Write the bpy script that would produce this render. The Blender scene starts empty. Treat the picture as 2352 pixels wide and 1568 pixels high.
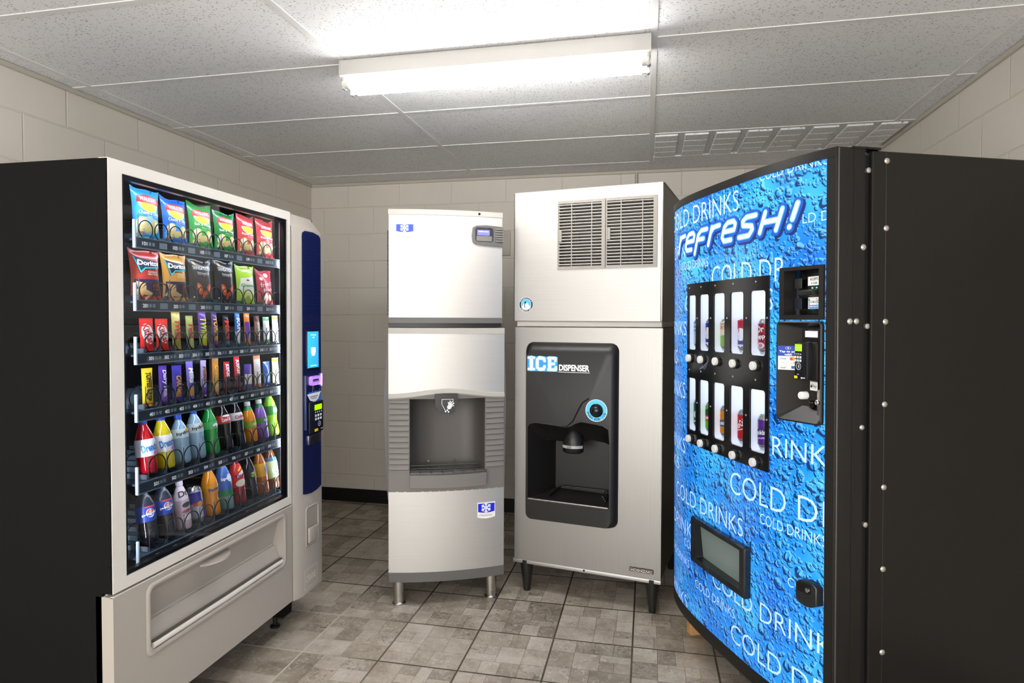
import bpy, bmesh, math, random
from mathutils import Vector, Matrix
random.seed(7)
C = bpy.context.scene.collection
SC = bpy.context.scene
PI = math.pi
# ------------------------------------------------------------------ camera, world, exposure
F_PX, PITCH, ROLL, YAW, EYE, CY = 1458.61, 0.0258, 0.0038, 0.2105, 1.3891, 772.6
cam_d = bpy.data.cameras.new('camera')
cam = bpy.data.objects.new('camera', cam_d)
C.objects.link(cam)
_fw = Vector((-math.sin(YAW)*math.cos(PITCH), math.cos(YAW)*math.cos(PITCH), -math.sin(PITCH)))
_r = Vector((math.cos(YAW), math.sin(YAW), 0)); _u = _r.cross(_fw)
_r2 = _r*math.cos(ROLL)+_u*math.sin(ROLL); _u2 = _u*math.cos(ROLL)-_r*math.sin(ROLL)
cam.matrix_world = Matrix(((_r2.x, _u2.x, -_fw.x, 0), (_r2.y, _u2.y, -_fw.y, 0), (_r2.z, _u2.z, -_fw.z, EYE), (0, 0, 0, 1)))
cam_d.sensor_width = 36.0
cam_d.lens = F_PX*36.0/2352.0
cam_d.shift_y = -(784-CY)/2352.0
cam_d.clip_start = 0.02
SC.camera = cam
W = bpy.data.worlds.new('world'); SC.world = W; W.use_nodes = True
W.node_tree.nodes['Background'].inputs[0].default_value = (1.0, 0.985, 0.965, 1)
W.node_tree.nodes['Background'].inputs[1].default_value = 4.5
SC.view_settings.view_transform = 'Standard'
SC.view_settings.look = 'None'
SC.view_settings.gamma = 1.0
SC.view_settings.exposure = 0.45
SC.view_settings.use_curve_mapping = False
TUBE_POWER = 38.0          # fluorescent tubes
LED_POWER = 170.0            # strips inside the snack machine
SC.cycles.max_bounces = 8
SC.cycles.transparent_max_bounces = 16
SC.cycles.use_denoising = True

# ------------------------------------------------------------------ materials
def lin(c):
    return c/12.92 if c <= 0.04045 else ((c+0.055)/1.055)**2.4
def col(h):
    h = h.lstrip('#')
    return tuple(lin(int(h[i:i+2], 16)/255) for i in (0, 2, 4)) + (1.0,)
_M = {}
def mat(hexc, rough=0.45, metal=0.0, emit=0.0, coat=0.0, alpha=None, trans=0.0, ior=1.45):
    key = (hexc, rough, metal, emit, coat, trans)
    if key in _M: return _M[key]
    m = bpy.data.materials.new('paint_%d' % len(_M)); m.use_nodes = True
    b = m.node_tree.nodes['Principled BSDF']
    b.inputs['Base Color'].default_value = col(hexc)
    b.inputs['Roughness'].default_value = rough
    b.inputs['Metallic'].default_value = metal
    b.inputs['IOR'].default_value = ior
    b.inputs['Coat Weight'].default_value = coat
    b.inputs['Transmission Weight'].default_value = trans
    if emit:
        b.inputs['Emission Color'].default_value = col(hexc)
        b.inputs['Emission Strength'].default_value = emit
    _M[key] = m
    return m
class NT:
    """small helper for node trees"""
    def __init__(s, name):
        s.m = bpy.data.materials.new(name); s.m.use_nodes = True
        s.t = s.m.node_tree; s.b = s.t.nodes['Principled BSDF']; s.out = s.t.nodes['Material Output']
    def n(s, typ, ins=None, **kw):
        x = s.t.nodes.new(typ)
        for k, v in kw.items(): setattr(x, k, v)
        for k, v in (ins or {}).items(): s.put(x.inputs[k], v)
        return x
    def put(s, sock, v):
        if isinstance(v, bpy.types.NodeSocket): s.t.links.new(v, sock)
        else: sock.default_value = v
    def math(s, op, a, b=0.0, c=None):
        x = s.n('ShaderNodeMath', operation=op); s.put(x.inputs[0], a); s.put(x.inputs[1], b)
        if c is not None: s.put(x.inputs[2], c)
        return x.outputs[0]
    def mix(s, f, a, b, mode='MIX'):
        x = s.n('ShaderNodeMix', data_type='RGBA', blend_type=mode)
        s.put(x.inputs[0], f); s.put(x.inputs[6], a); s.put(x.inputs[7], b)
        return x.outputs[2]
    def ramp(s, f, stops):
        x = s.n('ShaderNodeValToRGB'); s.put(x.inputs[0], f)
        e = x.color_ramp.elements
        while len(e) < len(stops): e.new(0.5)
        for el, (p, c) in zip(e, stops):
            el.position = p; el.color = c if len(c) == 4 else (*c, 1)
        return x.outputs[0]
    def step(s, v, a, b):
        x = s.n('ShaderNodeMapRange', interpolation_type='SMOOTHSTEP')
        s.put(x.inputs[0], v); x.inputs[1].default_value = a; x.inputs[2].default_value = b
        return x.outputs[0]
    def obj(s):
        return s.n('ShaderNodeTexCoord').outputs['Object']
    def gen(s, scale=(1, 1, 1), loc=(0, 0, 0), rot=(0, 0, 0)):
        x = s.n('ShaderNodeMapping'); s.put(x.inputs[0], s.obj())
        x.inputs['Scale'].default_value = scale; x.inputs['Location'].default_value = loc; x.inputs['Rotation'].default_value = rot
        return x.outputs[0]
    def set(s, **kw):
        for k, v in kw.items(): s.put(s.b.inputs[k.replace('_', ' ')], v)
    def bump(s, h, strength=0.3, dist=0.002):
        x = s.n('ShaderNodeBump'); x.inputs['Strength'].default_value = strength; x.inputs['Distance'].default_value = dist
        s.put(x.inputs['Height'], h); s.put(s.b.inputs['Normal'], x.outputs[0])
def G(v): return (v, v, v, 1)

def m_block(name, axis, shift):
    """painted concrete block wall; axis 'x' or 'y' runs along the wall"""
    t = NT(name)
    sep = t.n('ShaderNodeSeparateXYZ', {0: t.obj()})
    a = t.math('SUBTRACT', sep.outputs[0 if axis == 'x' else 1], shift)
    cmb = t.n('ShaderNodeCombineXYZ', {0: a, 1: sep.outputs[2]})
    br = t.n('ShaderNodeTexBrick', {0: cmb.outputs[0]})
    br.offset = 0.5
    br.inputs['Scale'].default_value = 1.0
    br.inputs['Mortar Size'].default_value = 0.0045
    br.inputs['Mortar Smooth'].default_value = 0.6
    br.inputs['Brick Width'].default_value = 0.4064
    br.inputs['Row Height'].default_value = 0.2032
    br.inputs['Color1'].default_value = G(0.46); br.inputs['Color2'].default_value = G(0.54)
    fac = br.outputs['Fac']
    n1 = t.n('ShaderNodeTexNoise', {0: t.obj(), 'Scale': 420.0, 'Detail': 3.0})
    n2 = t.n('ShaderNodeTexNoise', {0: t.obj(), 'Scale': 2.2, 'Detail': 3.0})
    base = t.mix(n2.outputs[0], col('#d9d2c7'), col('#e1dacf'))
    base = t.mix(0.12, base, br.outputs['Color'], 'OVERLAY')
    base = t.mix(t.math('MULTIPLY', fac, 0.35), base, col('#e4ddd0'))
    t.set(Base_Color=base, Roughness=0.62)
    h = t.math('ADD', t.math('MULTIPLY', fac, -1.0), t.math('MULTIPLY', n1.outputs[0], 0.18))
    t.bump(h, 0.8, 0.003)
    return t.m
def m_ceiling():
    t = NT('mineral_fibre_ceiling')
    mp = t.gen((70, 210, 1))
    nz = t.n('ShaderNodeTexNoise', {0: t.gen((9, 9, 9)), 'Scale': 6.0, 'Detail': 2.0})
    dis = t.n('ShaderNodeMix', data_type='VECTOR'); t.put(dis.inputs[0], 0.035); t.put(dis.inputs[4], mp); 
    vm = t.n('ShaderNodeVectorMath', {0: nz.outputs['Color'], 1: (60, 60, 60)}, operation='MULTIPLY'); t.put(dis.inputs[5], vm.outputs[0])
    v = t.n('ShaderNodeTexVoronoi', {0: dis.outputs[1], 'Scale': 1.0}); 
    rnd = t.n('ShaderNodeSeparateColor', {0: v.outputs['Color']}).outputs[0]
    keep = t.step(rnd, 0.46, 0.48)
    pit = t.math('MULTIPLY', keep, t.math('SUBTRACT', 1.0, t.step(v.outputs['Distance'], 0.16, 0.34)))
    f = t.n('ShaderNodeTexNoise', {0: t.obj(), 'Scale': 160.0, 'Detail': 3.0})
    big = t.n('ShaderNodeTexNoise', {0: t.obj(), 'Scale': 1.6, 'Detail': 2.0})
    base = t.mix(big.outputs[0], col('#e6e7e8'), col('#f0f1f2'))
    base = t.mix(t.math('MULTIPLY', pit, 0.85), base, col('#57544f'))
    t.set(Base_Color=base, Roughness=0.75)
    t.bump(t.math('ADD', t.math('MULTIPLY', pit, -1.2), t.math('MULTIPLY', f.outputs[0], 0.5)), 0.6, 0.002)
    return t.m
def m_floor():
    t = NT('slate_print_tile')
    at = t.n('ShaderNodeAttribute', attribute_name='tone')
    tone = at.outputs['Fac']
    sep = t.n('ShaderNodeSeparateColor', {0: at.outputs['Color']})
    tone, kind = sep.outputs[0], sep.outputs[1]
    n1 = t.n('ShaderNodeTexNoise', {0: t.gen((1, 1, 1)), 'Scale': 34.0, 'Detail': 9.0, 'Roughness': 0.75, 'Distortion': 1.6})
    n2 = t.n('ShaderNodeTexNoise', {0: t.gen((1, 1, 1)), 'Scale': 9.0, 'Detail': 5.0, 'Roughness': 0.6})
    n3 = t.n('ShaderNodeTexNoise', {0: t.obj(), 'Scale': 1.1, 'Detail': 2.0})
    v = t.math('ADD', t.math('MULTIPLY', tone, 0.42), t.math('MULTIPLY', t.math('SUBTRACT', n2.outputs[0], 0.5), 0.60))
    v = t.math('ADD', t.math('ADD', v, 0.10), t.math('MULTIPLY', t.math('SUBTRACT', n3.outputs[0], 0.5), 0.35))
    base = t.ramp(v, [(0.05, col('#6b6154')), (0.3, col('#9a8f81')), (0.55, col('#bbb2a5')), (0.8, col('#d3cdc2'))])
    fleck = t.math('MULTIPLY', t.step(n1.outputs[0], 0.53, 0.62), t.math('MULTIPLY_ADD', kind, 0.62, 0.16))
    base = t.mix(fleck, base, col('#4c463e'))
    lite = t.math('MULTIPLY', t.step(n1.outputs[0], 0.47, 0.36), 0.5)
    base = t.mix(lite, base, col('#cbc7bf'))
    t.set(Base_Color=base, Roughness=t.math('MULTIPLY_ADD', n2.outputs[0], 0.25, 0.3))
    t.bump(n1.outputs[0], 0.25, 0.002)
    return t.m
def m_grout():
    t = NT('grout')
    sep = t.n('ShaderNodeSeparateXYZ', {0: t.obj()})
    n = t.n('ShaderNodeTexNoise', {0: t.obj(), 'Scale': 3.0, 'Detail': 3.0})
    f = t.step(t.math('ADD', sep.outputs[0], t.math('MULTIPLY', n.outputs[0], 0.4)), -0.75, -1.25)
    base = t.mix(f, t.mix(n.outputs[0], col('#1d1a17'), col('#6a5d48')), col('#c9c2b4'))
    g = t.step(sep.outputs[1], 3.05, 2.75)      # pale joints only near the front, dark joints behind
    base = t.mix(g, col('#2a2521'), base)
    t.set(Base_Color=base, Roughness=0.8)
    return t.m
def m_steel(name, a, b, rough=0.34, vert=True, metal=1.0):
    t = NT(name)
    n = t.n('ShaderNodeTexNoise', {0: t.gen((3, 3, 320) if vert else (320, 3, 3)), 'Scale': 1.0, 'Detail': 4.0})
    n2 = t.n('ShaderNodeTexNoise', {0: t.gen((1, 1, 1)), 'Scale': 260.0, 'Detail': 2.0})
    f = t.math('MULTIPLY_ADD', n2.outputs[0], 0.3, t.math('MULTIPLY', n.outputs[0], 0.7))
    t.set(Base_Color=t.mix(f, col(a), col(b)), Metallic=metal, Roughness=t.math('MULTIPLY_ADD', n.outputs[0], 0.12, rough-0.06))
    t.bump(f, 0.05, 0.0004)
    return t.m
def m_speckle(name, a, b, rough, scale=700, bump=0.08, coat=0.0, spec=0.5):
    t = NT(name)
    n = t.n('ShaderNodeTexNoise', {0: t.obj(), 'Scale': scale, 'Detail': 2.0})
    t.set(Base_Color=t.mix(n.outputs[0], col(a), col(b)), Roughness=rough, Coat_Weight=coat, Specular_IOR_Level=spec)
    t.bump(n.outputs[0], bump, 0.0006)
    return t.m
def m_drops():
    """printed vinyl: azure ground with water drops, lit from behind as a sign"""
    t = NT('water_drop_print')
    sep = t.n('ShaderNodeSeparateXYZ', {0: t.obj()})
    p = t.n('ShaderNodeCombineXYZ', {0: sep.outputs[0], 1: sep.outputs[2]}).outputs[0]
    nz = t.n('ShaderNodeTexNoise', {0: p, 'Scale': 26.0, 'Detail': 1.0})
    off = t.n('ShaderNodeVectorMath', {0: nz.outputs['Color'], 1: (0.5, 0.5, 0.5)}, operation='SUBTRACT').outputs[0]
    off = t.n('ShaderNodeVectorMath', {0: off, 'Scale': 0.028}, operation='SCALE').outputs[0]
    q = t.n('ShaderNodeVectorMath', {0: p, 1: off}, operation='ADD').outputs[0]
    big = t.n('ShaderNodeTexNoise', {0: p, 'Scale': 3.5, 'Detail': 3.0})
    dark, light = None, None
    for sc, keep, r in ((26.0, 0.52, 0.36), (48.0, 0.34, 0.39), (80.0, 0.42, 0.38)):
        def cell(dx, dz):
            mp = t.n('ShaderNodeVectorMath', {0: q, 1: (dx/sc, dz/sc, sc*0.1)}, operation='ADD').outputs[0]
            v = t.n('ShaderNodeTexVoronoi', {0: mp, 'Scale': sc}, voronoi_dimensions='2D')
            k = t.n('ShaderNodeSeparateColor', {0: v.outputs['Color']}).outputs[0]
            rr = t.math('MULTIPLY', t.math('MULTIPLY_ADD', k, 0.7, 0.55), r)
            return t.math('MULTIPLY', t.step(t.math('SUBTRACT', rr, v.outputs['Distance']), -0.02, 0.04), t.step(k, keep, keep+0.02))
        a = cell(0, 0); b = cell(-0.16, -0.17); c = cell(0.15, 0.16)
        d = t.math('MULTIPLY', a, t.math('SUBTRACT', 1.0, b))
        l = t.math('MULTIPLY', a, t.math('SUBTRACT', 1.0, c))
        dark = d if dark is None else t.math('MAXIMUM', dark, d)
        light = l if light is None else t.math('MAXIMUM', light, l)
    base = t.ramp(big.outputs[0], [(0.3, col('#0a5cc4')), (0.5, col('#1a80e0')), (0.68, col('#38a6f2'))])
    base = t.mix(t.math('MULTIPLY', light, 0.4), base, col('#7fd0ff'))
    base = t.mix(t.math('MULTIPLY', dark, 0.95), base, col('#04204f'))
    t.set(Base_Color=base, Roughness=0.22, Emission_Color=base, Emission_Strength=0.32)
    return t.m
def m_glass(name='clear_pane', tint='#ffffff', refl=1.0):
    t = NT(name)
    tr = t.n('ShaderNodeBsdfTransparent', {0: col(tint)})
    gl = t.n('ShaderNodeBsdfGlossy', {'Roughness': 0.02})
    lw = t.n('ShaderNodeFresnel', {0: 1.45})
    mx = t.n('ShaderNodeMixShader', {0: t.math('MULTIPLY', lw.outputs[0], refl), 1: tr.outputs[0], 2: gl.outputs[0]})
    t.t.links.new(mx.outputs[0], t.out.inputs[0])
    return t.m
def m_wood():
    t = NT('pine')
    n = t.n('ShaderNodeTexNoise', {0: t.gen((90, 6, 6)), 'Scale': 1.0, 'Detail': 4.0})
    t.set(Base_Color=t.mix(n.outputs[0], col('#8a5f34'), col('#c99c63')), Roughness=0.7)
    return t.m
STEEL = m_steel('brushed_steel', '#b3b1ae', '#c8c6c2', 0.54)
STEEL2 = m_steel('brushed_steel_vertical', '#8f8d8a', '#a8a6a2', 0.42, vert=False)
CHROME = mat('#c9c6c2', 0.2, 1.0)
GREYP = m_speckle('grey_plastic', '#64605b', '#706c67', 0.5)
GREYT = m_speckle('pale_grey_trim', '#99958e', '#a5a19a', 0.45)
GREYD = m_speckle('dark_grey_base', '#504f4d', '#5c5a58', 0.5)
BLK = m_speckle('black_powder_coat', '#0a0a0a', '#101010', 0.75, 900, 0.12, spec=0.12)
BLK2 = m_speckle('black_satin_door', '#131110', '#1a1816', 0.42, 900, 0.1, spec=0.28)
BLKG = mat('#0d0d0f', 0.15)
BLKP = m_speckle('black_moulded_plastic', '#121110', '#1b1918', 0.38, 500, 0.1, spec=0.4)
PEARL = m_speckle('pearl_silver_paint', '#a09a92', '#aaa49c', 0.34, 900, 0.03, 0.3)
PEARLW = m_speckle('pearl_white_frame', '#cfccc6', '#d6d3cd', 0.3, 900, 0.03, 0.3)
WHITE = mat('#f2f2f2', 0.5)
NAVY = mat('#0d1745', 0.25, coat=0.4)
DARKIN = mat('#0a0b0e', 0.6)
DROPS = m_drops()
PANE = m_glass()

# ------------------------------------------------------------------ objects
def tag(o, label, cat=None, group=None, kind=None):
    if label: o['label'] = label
    if cat: o['category'] = cat
    if group: o['group'] = group
    if kind: o['kind'] = kind
    return o
def empty(name, loc, rot=(0, 0, 0)):
    o = bpy.data.objects.new(name, None); C.objects.link(o)
    o.location = loc; o.rotation_euler = rot; o.empty_display_size = 0.05
    return o
def obj(name, bm, material, parent=None, smooth=None, recalc=True, keep=False):
    """link bm as one mesh object; smooth = angle in degrees"""
    if recalc: bmesh.ops.recalc_face_normals(bm, faces=bm.faces[:])
    me = bpy.data.meshes.new(name); bm.to_mesh(me)
    if not keep: bm.free()
    for m in (material if isinstance(material, (list, tuple)) else [material]): me.materials.append(m)
    if smooth is not None:
        for p in me.polygons: p.use_smooth = True
        if smooth < 180: me.set_sharp_from_angle(angle=math.radians(smooth))
    o = bpy.data.objects.new(name, me); C.objects.link(o)
    if parent: o.parent = parent
    return o
def BM(): return bmesh.new()
def box(bm, x0, x1, y0, y1, z0, z1, bev=0.0, seg=2, mi=0):
    v = [bm.verts.new((x, y, z)) for x in (x0, x1) for y in (y0, y1) for z in (z0, z1)]
    fs = [bm.faces.new([v[i] for i in q]) for q in ((0, 1, 3, 2), (4, 6, 7, 5), (0, 4, 5, 1), (2, 3, 7, 6), (0, 2, 6, 4), (1, 5, 7, 3))]
    for f in fs: f.material_index = mi
    if bev:
        es = list({e for f in fs for e in f.edges})
        r = bmesh.ops.bevel(bm, geom=es, offset=bev, segments=seg, affect='EDGES', profile=0.5)
        for f in r['faces']: f.material_index = mi
    return bm
def prism(bm, pts, a, b, plane='xz'):
    """polygon extruded from a to b along the remaining axis"""
    def P(p, h):
        return {'xz': (p[0], h, p[1]), 'xy': (p[0], p[1], h), 'yz': (h, p[0], p[1])}[plane]
    A = [bm.verts.new(P(p, a)) for p in pts]; B = [bm.verts.new(P(p, b)) for p in pts]
    n = len(pts)
    bm.faces.new(A); bm.faces.new(B[::-1])
    for i in range(n): bm.faces.new((A[i], B[i], B[(i+1) % n], A[(i+1) % n]))
    return bm
def lathe(bm, prof, seg=24, center=(0, 0, 0), axis='z', cap=True):
    rings = []
    for r, h in prof:
        ring = []
        for k in range(seg):
            a = 2*PI*k/seg; c, s = r*math.cos(a), r*math.sin(a)
            p = {'z': (c, s, h), 'y': (c, h, s), 'x': (h, c, s)}[axis]
            ring.append(bm.verts.new((p[0]+center[0], p[1]+center[1], p[2]+center[2])))
        rings.append(ring)
    for A, B in zip(rings, rings[1:]):
        for k in range(seg): bm.faces.new((A[k], A[(k+1) % seg], B[(k+1) % seg], B[k]))
    if cap:
        bm.faces.new(rings[0][::-1]); bm.faces.new(rings[-1])
    return bm
def tube(bm, pts, r, seg=6, cap=True):
    pts = [Vector(p) for p in pts]; rings = []; up = Vector((0, 0, 1))
    for i, p in enumerate(pts):
        d = (pts[min(i+1, len(pts)-1)]-pts[max(i-1, 0)]).normalized()
        if abs(d.dot(up)) > 0.95: up = Vector((1, 0, 0)) if abs(d.x) < 0.9 else Vector((0, 1, 0))
        a = d.cross(up).normalized(); b = a.cross(d); up = b
        rings.append([bm.verts.new(p+a*r*math.cos(2*PI*k/seg)+b*r*math.sin(2*PI*k/seg)) for k in range(seg)])
    for A, B in zip(rings, rings[1:]):
        for k in range(seg): bm.faces.new((A[k], A[(k+1) % seg], B[(k+1) % seg], B[k]))
    if cap: bm.faces.new(rings[0][::-1]); bm.faces.new(rings[-1])
    return bm
# ---- flat shapes (drawn in x,y) that are then laid on a surface
def poly2(bm, pts, mi=0):
    f = bm.faces.new([bm.verts.new((p[0], p[1], 0)) for p in pts]); f.material_index = mi; return bm
def rect2(bm, x0, x1, z0, z1, mi=0): return poly2(bm, [(x0, z0), (x1, z0), (x1, z1), (x0, z1)], mi)
def rr2(x0, x1, z0, z1, r, n=5):
    pts = []
    for cx, cz, a0 in ((x1-r, z1-r, 0), (x0+r, z1-r, 90), (x0+r, z0+r, 180), (x1-r, z0+r, 270)):
        for k in range(n+1):
            a = math.radians(a0+90*k/n); pts.append((cx+r*math.cos(a), cz+r*math.sin(a)))
    return pts
def ell(cx, cz, rx, rz, rot=0, n=28, a0=0, a1=360):
    c, s = math.cos(math.radians(rot)), math.sin(math.radians(rot)); pts = []
    m = n if a1-a0 >= 360 else n+1
    for k in range(m):
        a = math.radians(a0+(a1-a0)*k/n); x, z = rx*math.cos(a), rz*math.sin(a)
        pts.append((cx+x*c-z*s, cz+x*s+z*c))
    return pts
def ring2(bm, cx, cz, r0, r1, n=32, a0=0, a1=360, mi=0, asp=1.0):
    for k in range(n):
        p, q = math.radians(a0+(a1-a0)*k/n), math.radians(a0+(a1-a0)*(k+1)/n)
        poly2(bm, [(cx+r*math.cos(a), cz+asp*r*math.sin(a)) for r, a in ((r0, p), (r1, p), (r1, q), (r0, q))], mi)
    return bm
def stroke2(bm, pts, w, mi=0):
    """polyline with round ends and joints"""
    for a, b in zip(pts, pts[1:]):
        d = Vector((b[0]-a[0], b[1]-a[1])); d.normalize(); n = Vector((-d.y, d.x))*w/2
        poly2(bm, [(a[0]+n.x, a[1]+n.y), (a[0]-n.x, a[1]-n.y), (b[0]-n.x, b[1]-n.y), (b[0]+n.x, b[1]+n.y)], mi)
    for p in pts: poly2(bm, ell(p[0], p[1], w/2, w/2, n=10), mi)
    return bm
_T = {}
def text_geo(s, bold):
    if (s, bold) not in _T:
        c = bpy.data.curves.new('lettering', 'FONT'); c.body = s; c.offset = bold; c.resolution_u = 3
        o = bpy.data.objects.new('lettering', c)
        m = bpy.data.meshes.new_from_object(o)
        V = [(v.co.x, v.co.y) for v in m.vertices]; Fs = [tuple(p.vertices) for p in m.polygons]
        bpy.data.objects.remove(o); bpy.data.curves.remove(c); bpy.data.meshes.remove(m)
        xs = [v[0] for v in V]; ys = [v[1] for v in V]
        _T[(s, bold)] = (V, Fs, min(xs), max(xs), min(ys), max(ys))
    return _T[(s, bold)]
def text2(bm, s, cx, cz, w, h, rot=0, shear=0.0, bold=0.0, mi=0, arc=None):
    """text fitted into a w x h box centred on cx,cz; arc = sagitta as a share of w"""
    V, Fs, x0, x1, y0, y1 = text_geo(s, bold)
    c, sn = math.cos(math.radians(rot)), math.sin(math.radians(rot)); vs = []
    for x, y in V:
        a = ((x-x0)/(x1-x0)-0.5)*w; b = ((y-y0)/(y1-y0)-0.5)*h
        a += shear*b
        if arc: b += arc*w*(1-(2*a/w)**2)
        vs.append(bm.verts.new((cx+a*c-b*sn, cz+a*sn+b*c, 0)))
    for f in Fs:
        try:
            g = bm.faces.new([vs[i] for i in f]); g.material_index = mi
        except ValueError: pass
    return bm
def clip2(bm, x0=None, x1=None, z0=None, z1=None):
    for v, ax, keep_hi in ((x0, 0, True), (x1, 0, False), (z0, 1, True), (z1, 1, False)):
        if v is None: continue
        co = (v, 0, 0) if ax == 0 else (0, v, 0); no = (1, 0, 0) if ax == 0 else (0, 1, 0)
        bmesh.ops.bisect_plane(bm, geom=bm.verts[:]+bm.edges[:]+bm.faces[:], plane_co=co, plane_no=no, clear_inner=keep_hi, clear_outer=not keep_hi)
    return bm
def gridcut(bm, du=None, dv=None):
    for ax, d in ((0, du), (1, dv)):
        if not d or not bm.verts: continue
        lo = min(v.co[ax] for v in bm.verts); hi = max(v.co[ax] for v in bm.verts)
        k = math.floor(lo/d)+1
        while k*d < hi-1e-6:
            co = [0, 0, 0]; no = [0, 0, 0]; co[ax] = k*d; no[ax] = 1
            bmesh.ops.bisect_plane(bm, geom=bm.verts[:]+bm.edges[:]+bm.faces[:], plane_co=co, plane_no=no, dist=1e-7)
            k += 1
    return bm
def lay(name, bm, fmap, material, parent, h=0.0006, du=None, dv=None, smooth=None):
    """lay a flat drawing on the surface fmap(a, b, h)"""
    gridcut(bm, du, dv)
    for v in bm.verts: v.co = fmap(v.co.x, v.co.y, h)
    return obj(name, bm, material, parent, smooth=smooth, recalc=False)
def plate(bm, x0, x1, z0, z1, holes, fmap, h0, h1, du=None, rad=0.0, dv=None, outer=True):
    """plate with rectangular holes laid on fmap: face at h0, hole and outer walls back to h1"""
    xs = sorted({x0, x1, *[v for q in holes for v in q[:2]]}); zs = sorted({z0, z1, *[v for q in holes for v in q[2:4]]})
    fl = BM()
    for a, b in zip(xs, xs[1:]):
        for c, d in zip(zs, zs[1:]):
            m, n = (a+b)/2, (c+d)/2
            if not any(q[0] < m < q[1] and q[2] < n < q[3] for q in holes): rect2(fl, a, b, c, d)
    rims = []
    for q in holes:
        r = q[4] if len(q) > 4 else rad
        if r:
            for cx, cz, sx, sz in ((q[0], q[2], 1, 1), (q[1], q[2], -1, 1), (q[1], q[3], -1, -1), (q[0], q[3], 1, -1)):
                pts = [(cx, cz)]+[(cx+sx*r*(1-math.sin(t)), cz+sz*r*(1-math.cos(t))) for t in [PI/2*k/5 for k in range(6)]]
                poly2(fl, pts)
            rims.append(rr2(q[0], q[1], q[2], q[3], r))
        else: rims.append([(q[0], q[2]), (q[1], q[2]), (q[1], q[3]), (q[0], q[3])])
    if outer: rims.append([(x0, z0), (x1, z0), (x1, z1), (x0, z1)])
    gridcut(fl, du, dv)
    vm = {}
    for f in fl.faces:
        try: bm.faces.new([bm.verts.new(fmap(v.co.x, v.co.y, h0)) for v in f.verts])
        except ValueError: pass
    for rim in rims:
        pts = []
        for a, b in zip(rim, rim[1:]+rim[:1]):
            k = max(1, int(abs(b[0]-a[0])/du)) if du else 1
            pts += [(a[0]+(b[0]-a[0])*i/k, a[1]+(b[1]-a[1])*i/k) for i in range(k)]
        A = [bm.verts.new(fmap(p[0], p[1], h0)) for p in pts]; B = [bm.verts.new(fmap(p[0], p[1], h1)) for p in pts]
        for i in range(len(pts)):
            j = (i+1) % len(pts); bm.faces.new((A[i], A[j], B[j], B[i]))
    fl.free()
    bmesh.ops.remove_doubles(bm, verts=bm.verts[:], dist=1e-5)
    return bm
def flat(y0=0.0):
    return lambda a, b, h: (a, y0-h, b)

# ------------------------------------------------------------------ the room
XL, XR, YB, YF, HC = -2.528, 1.333, 4.4606, -1.9, 2.4173
GX, GY, TL, TW = -1.206, 2.3941, 1.2192, 0.6096
def struct(name, bm, m, parent=None, **k):
    o = obj(name, bm, m, parent, **k)
    if not parent: o['kind'] = 'structure'
    return o
# floor: square tiles printed with a patchwork of slate pieces
S, FX, FY = 0.337, -1.3997, 2.7194
layouts = [[(0, 0, .34, .30), (0, .30, .34, .52), (.34, 0, .70, .30), (.70, 0, 1, .30), (.34, .30, .72, .62), (.72, .30, 1, .54), (.72, .54, 1, .78), (0, .52, .34, 1), (.34, .62, .56, .80), (.34, .80, .56, 1), (.56, .62, .72, 1), (.72, .78, 1, 1)],
           [(0, 0, .40, .36), (.40, 0, .62, .36), (.62, 0, 1, .24), (.62, .24, 1, .5), (0, .36, .30, .74), (.30, .36, .62, .70), (.30, .70, .62, 1), (.62, .5, .80, .76), (.80, .5, 1, .76), (.62, .76, 1, 1), (0, .74, .30, 1)],
           [(0, 0, .45, .22), (0, .22, .45, .45), (.45, 0, .72, .34), (.45, .34, .72, .62), (.72, 0, 1, .28), (.72, .28, 1, .62), (0, .45, .22, 1), (.22, .45, .45, .74), (.22, .74, .45, 1), (.45, .62, .76, 1), (.76, .62, 1, .82), (.76, .82, 1, 1)],
           [(0, 0, .5, .34), (0, .34, .26, .7), (.26, .34, .5, .7), (.5, 0, .76, .36), (.76, 0, 1, .2), (.76, .2, 1, .36), (.5, .36, .78, .7), (.78, .36, 1, .66), (.78, .66, 1, 1), (0, .7, .3, 1), (.3, .7, .54, 1), (.54, .7, .78, 1)]]
bm = BM(); cl = bm.loops.layers.float_color.new('tone')
i0, i1 = math.floor((XL-FX)/S), math.ceil((XR-FX)/S); j0, j1 = math.floor((YF-FY)/S), math.ceil((YB-FY)/S)
gr = 0.0032
for i in range(i0, i1):
    for j in range(j0, j1):
        L = random.choice(layouts); fl_, fv, sw = random.random() < .5, random.random() < .5, random.random() < .5
        base = random.uniform(.42, .62)
        x0, y0 = FX+i*S+gr, FY+j*S+gr; s = S-2*gr
        for (a, b, c, d) in L:
            if sw: a, b, c, d = b, a, d, c
            if fl_: a, c = 1-c, 1-a
            if fv: b, d = 1-d, 1-b
            X0, X1 = max(XL, x0+a*s), min(XR, x0+c*s); Y0, Y1 = max(YF, y0+b*s), min(YB, y0+d*s)
            if X1-X0 < .003 or Y1-Y0 < .003: continue
            g = 0.0006
            f = bm.faces.new([bm.verts.new(p) for p in ((X0+g, Y0+g, 0), (X1-g, Y0+g, 0), (X1-g, Y1-g, 0), (X0+g, Y1-g, 0))])
            tn = base+random.choice((-.30, -.16, -.04, .06, .16, .28)); kd = random.choice((0, .1, .25, .9, 1)) if tn < .6 else random.choice((0, .1, .3))
            for lp in f.loops: lp[cl] = (max(0, min(1, tn)), kd, random.random(), 1)
f = bm.faces.new([bm.verts.new(p) for p in ((XL, YF, -.0012), (XR, YF, -.0012), (XR, YB, -.0012), (XL, YB, -.0012))]); f.material_index = 1
struct('floor', bm, [m_floor(), m_grout()], recalc=False)
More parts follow.
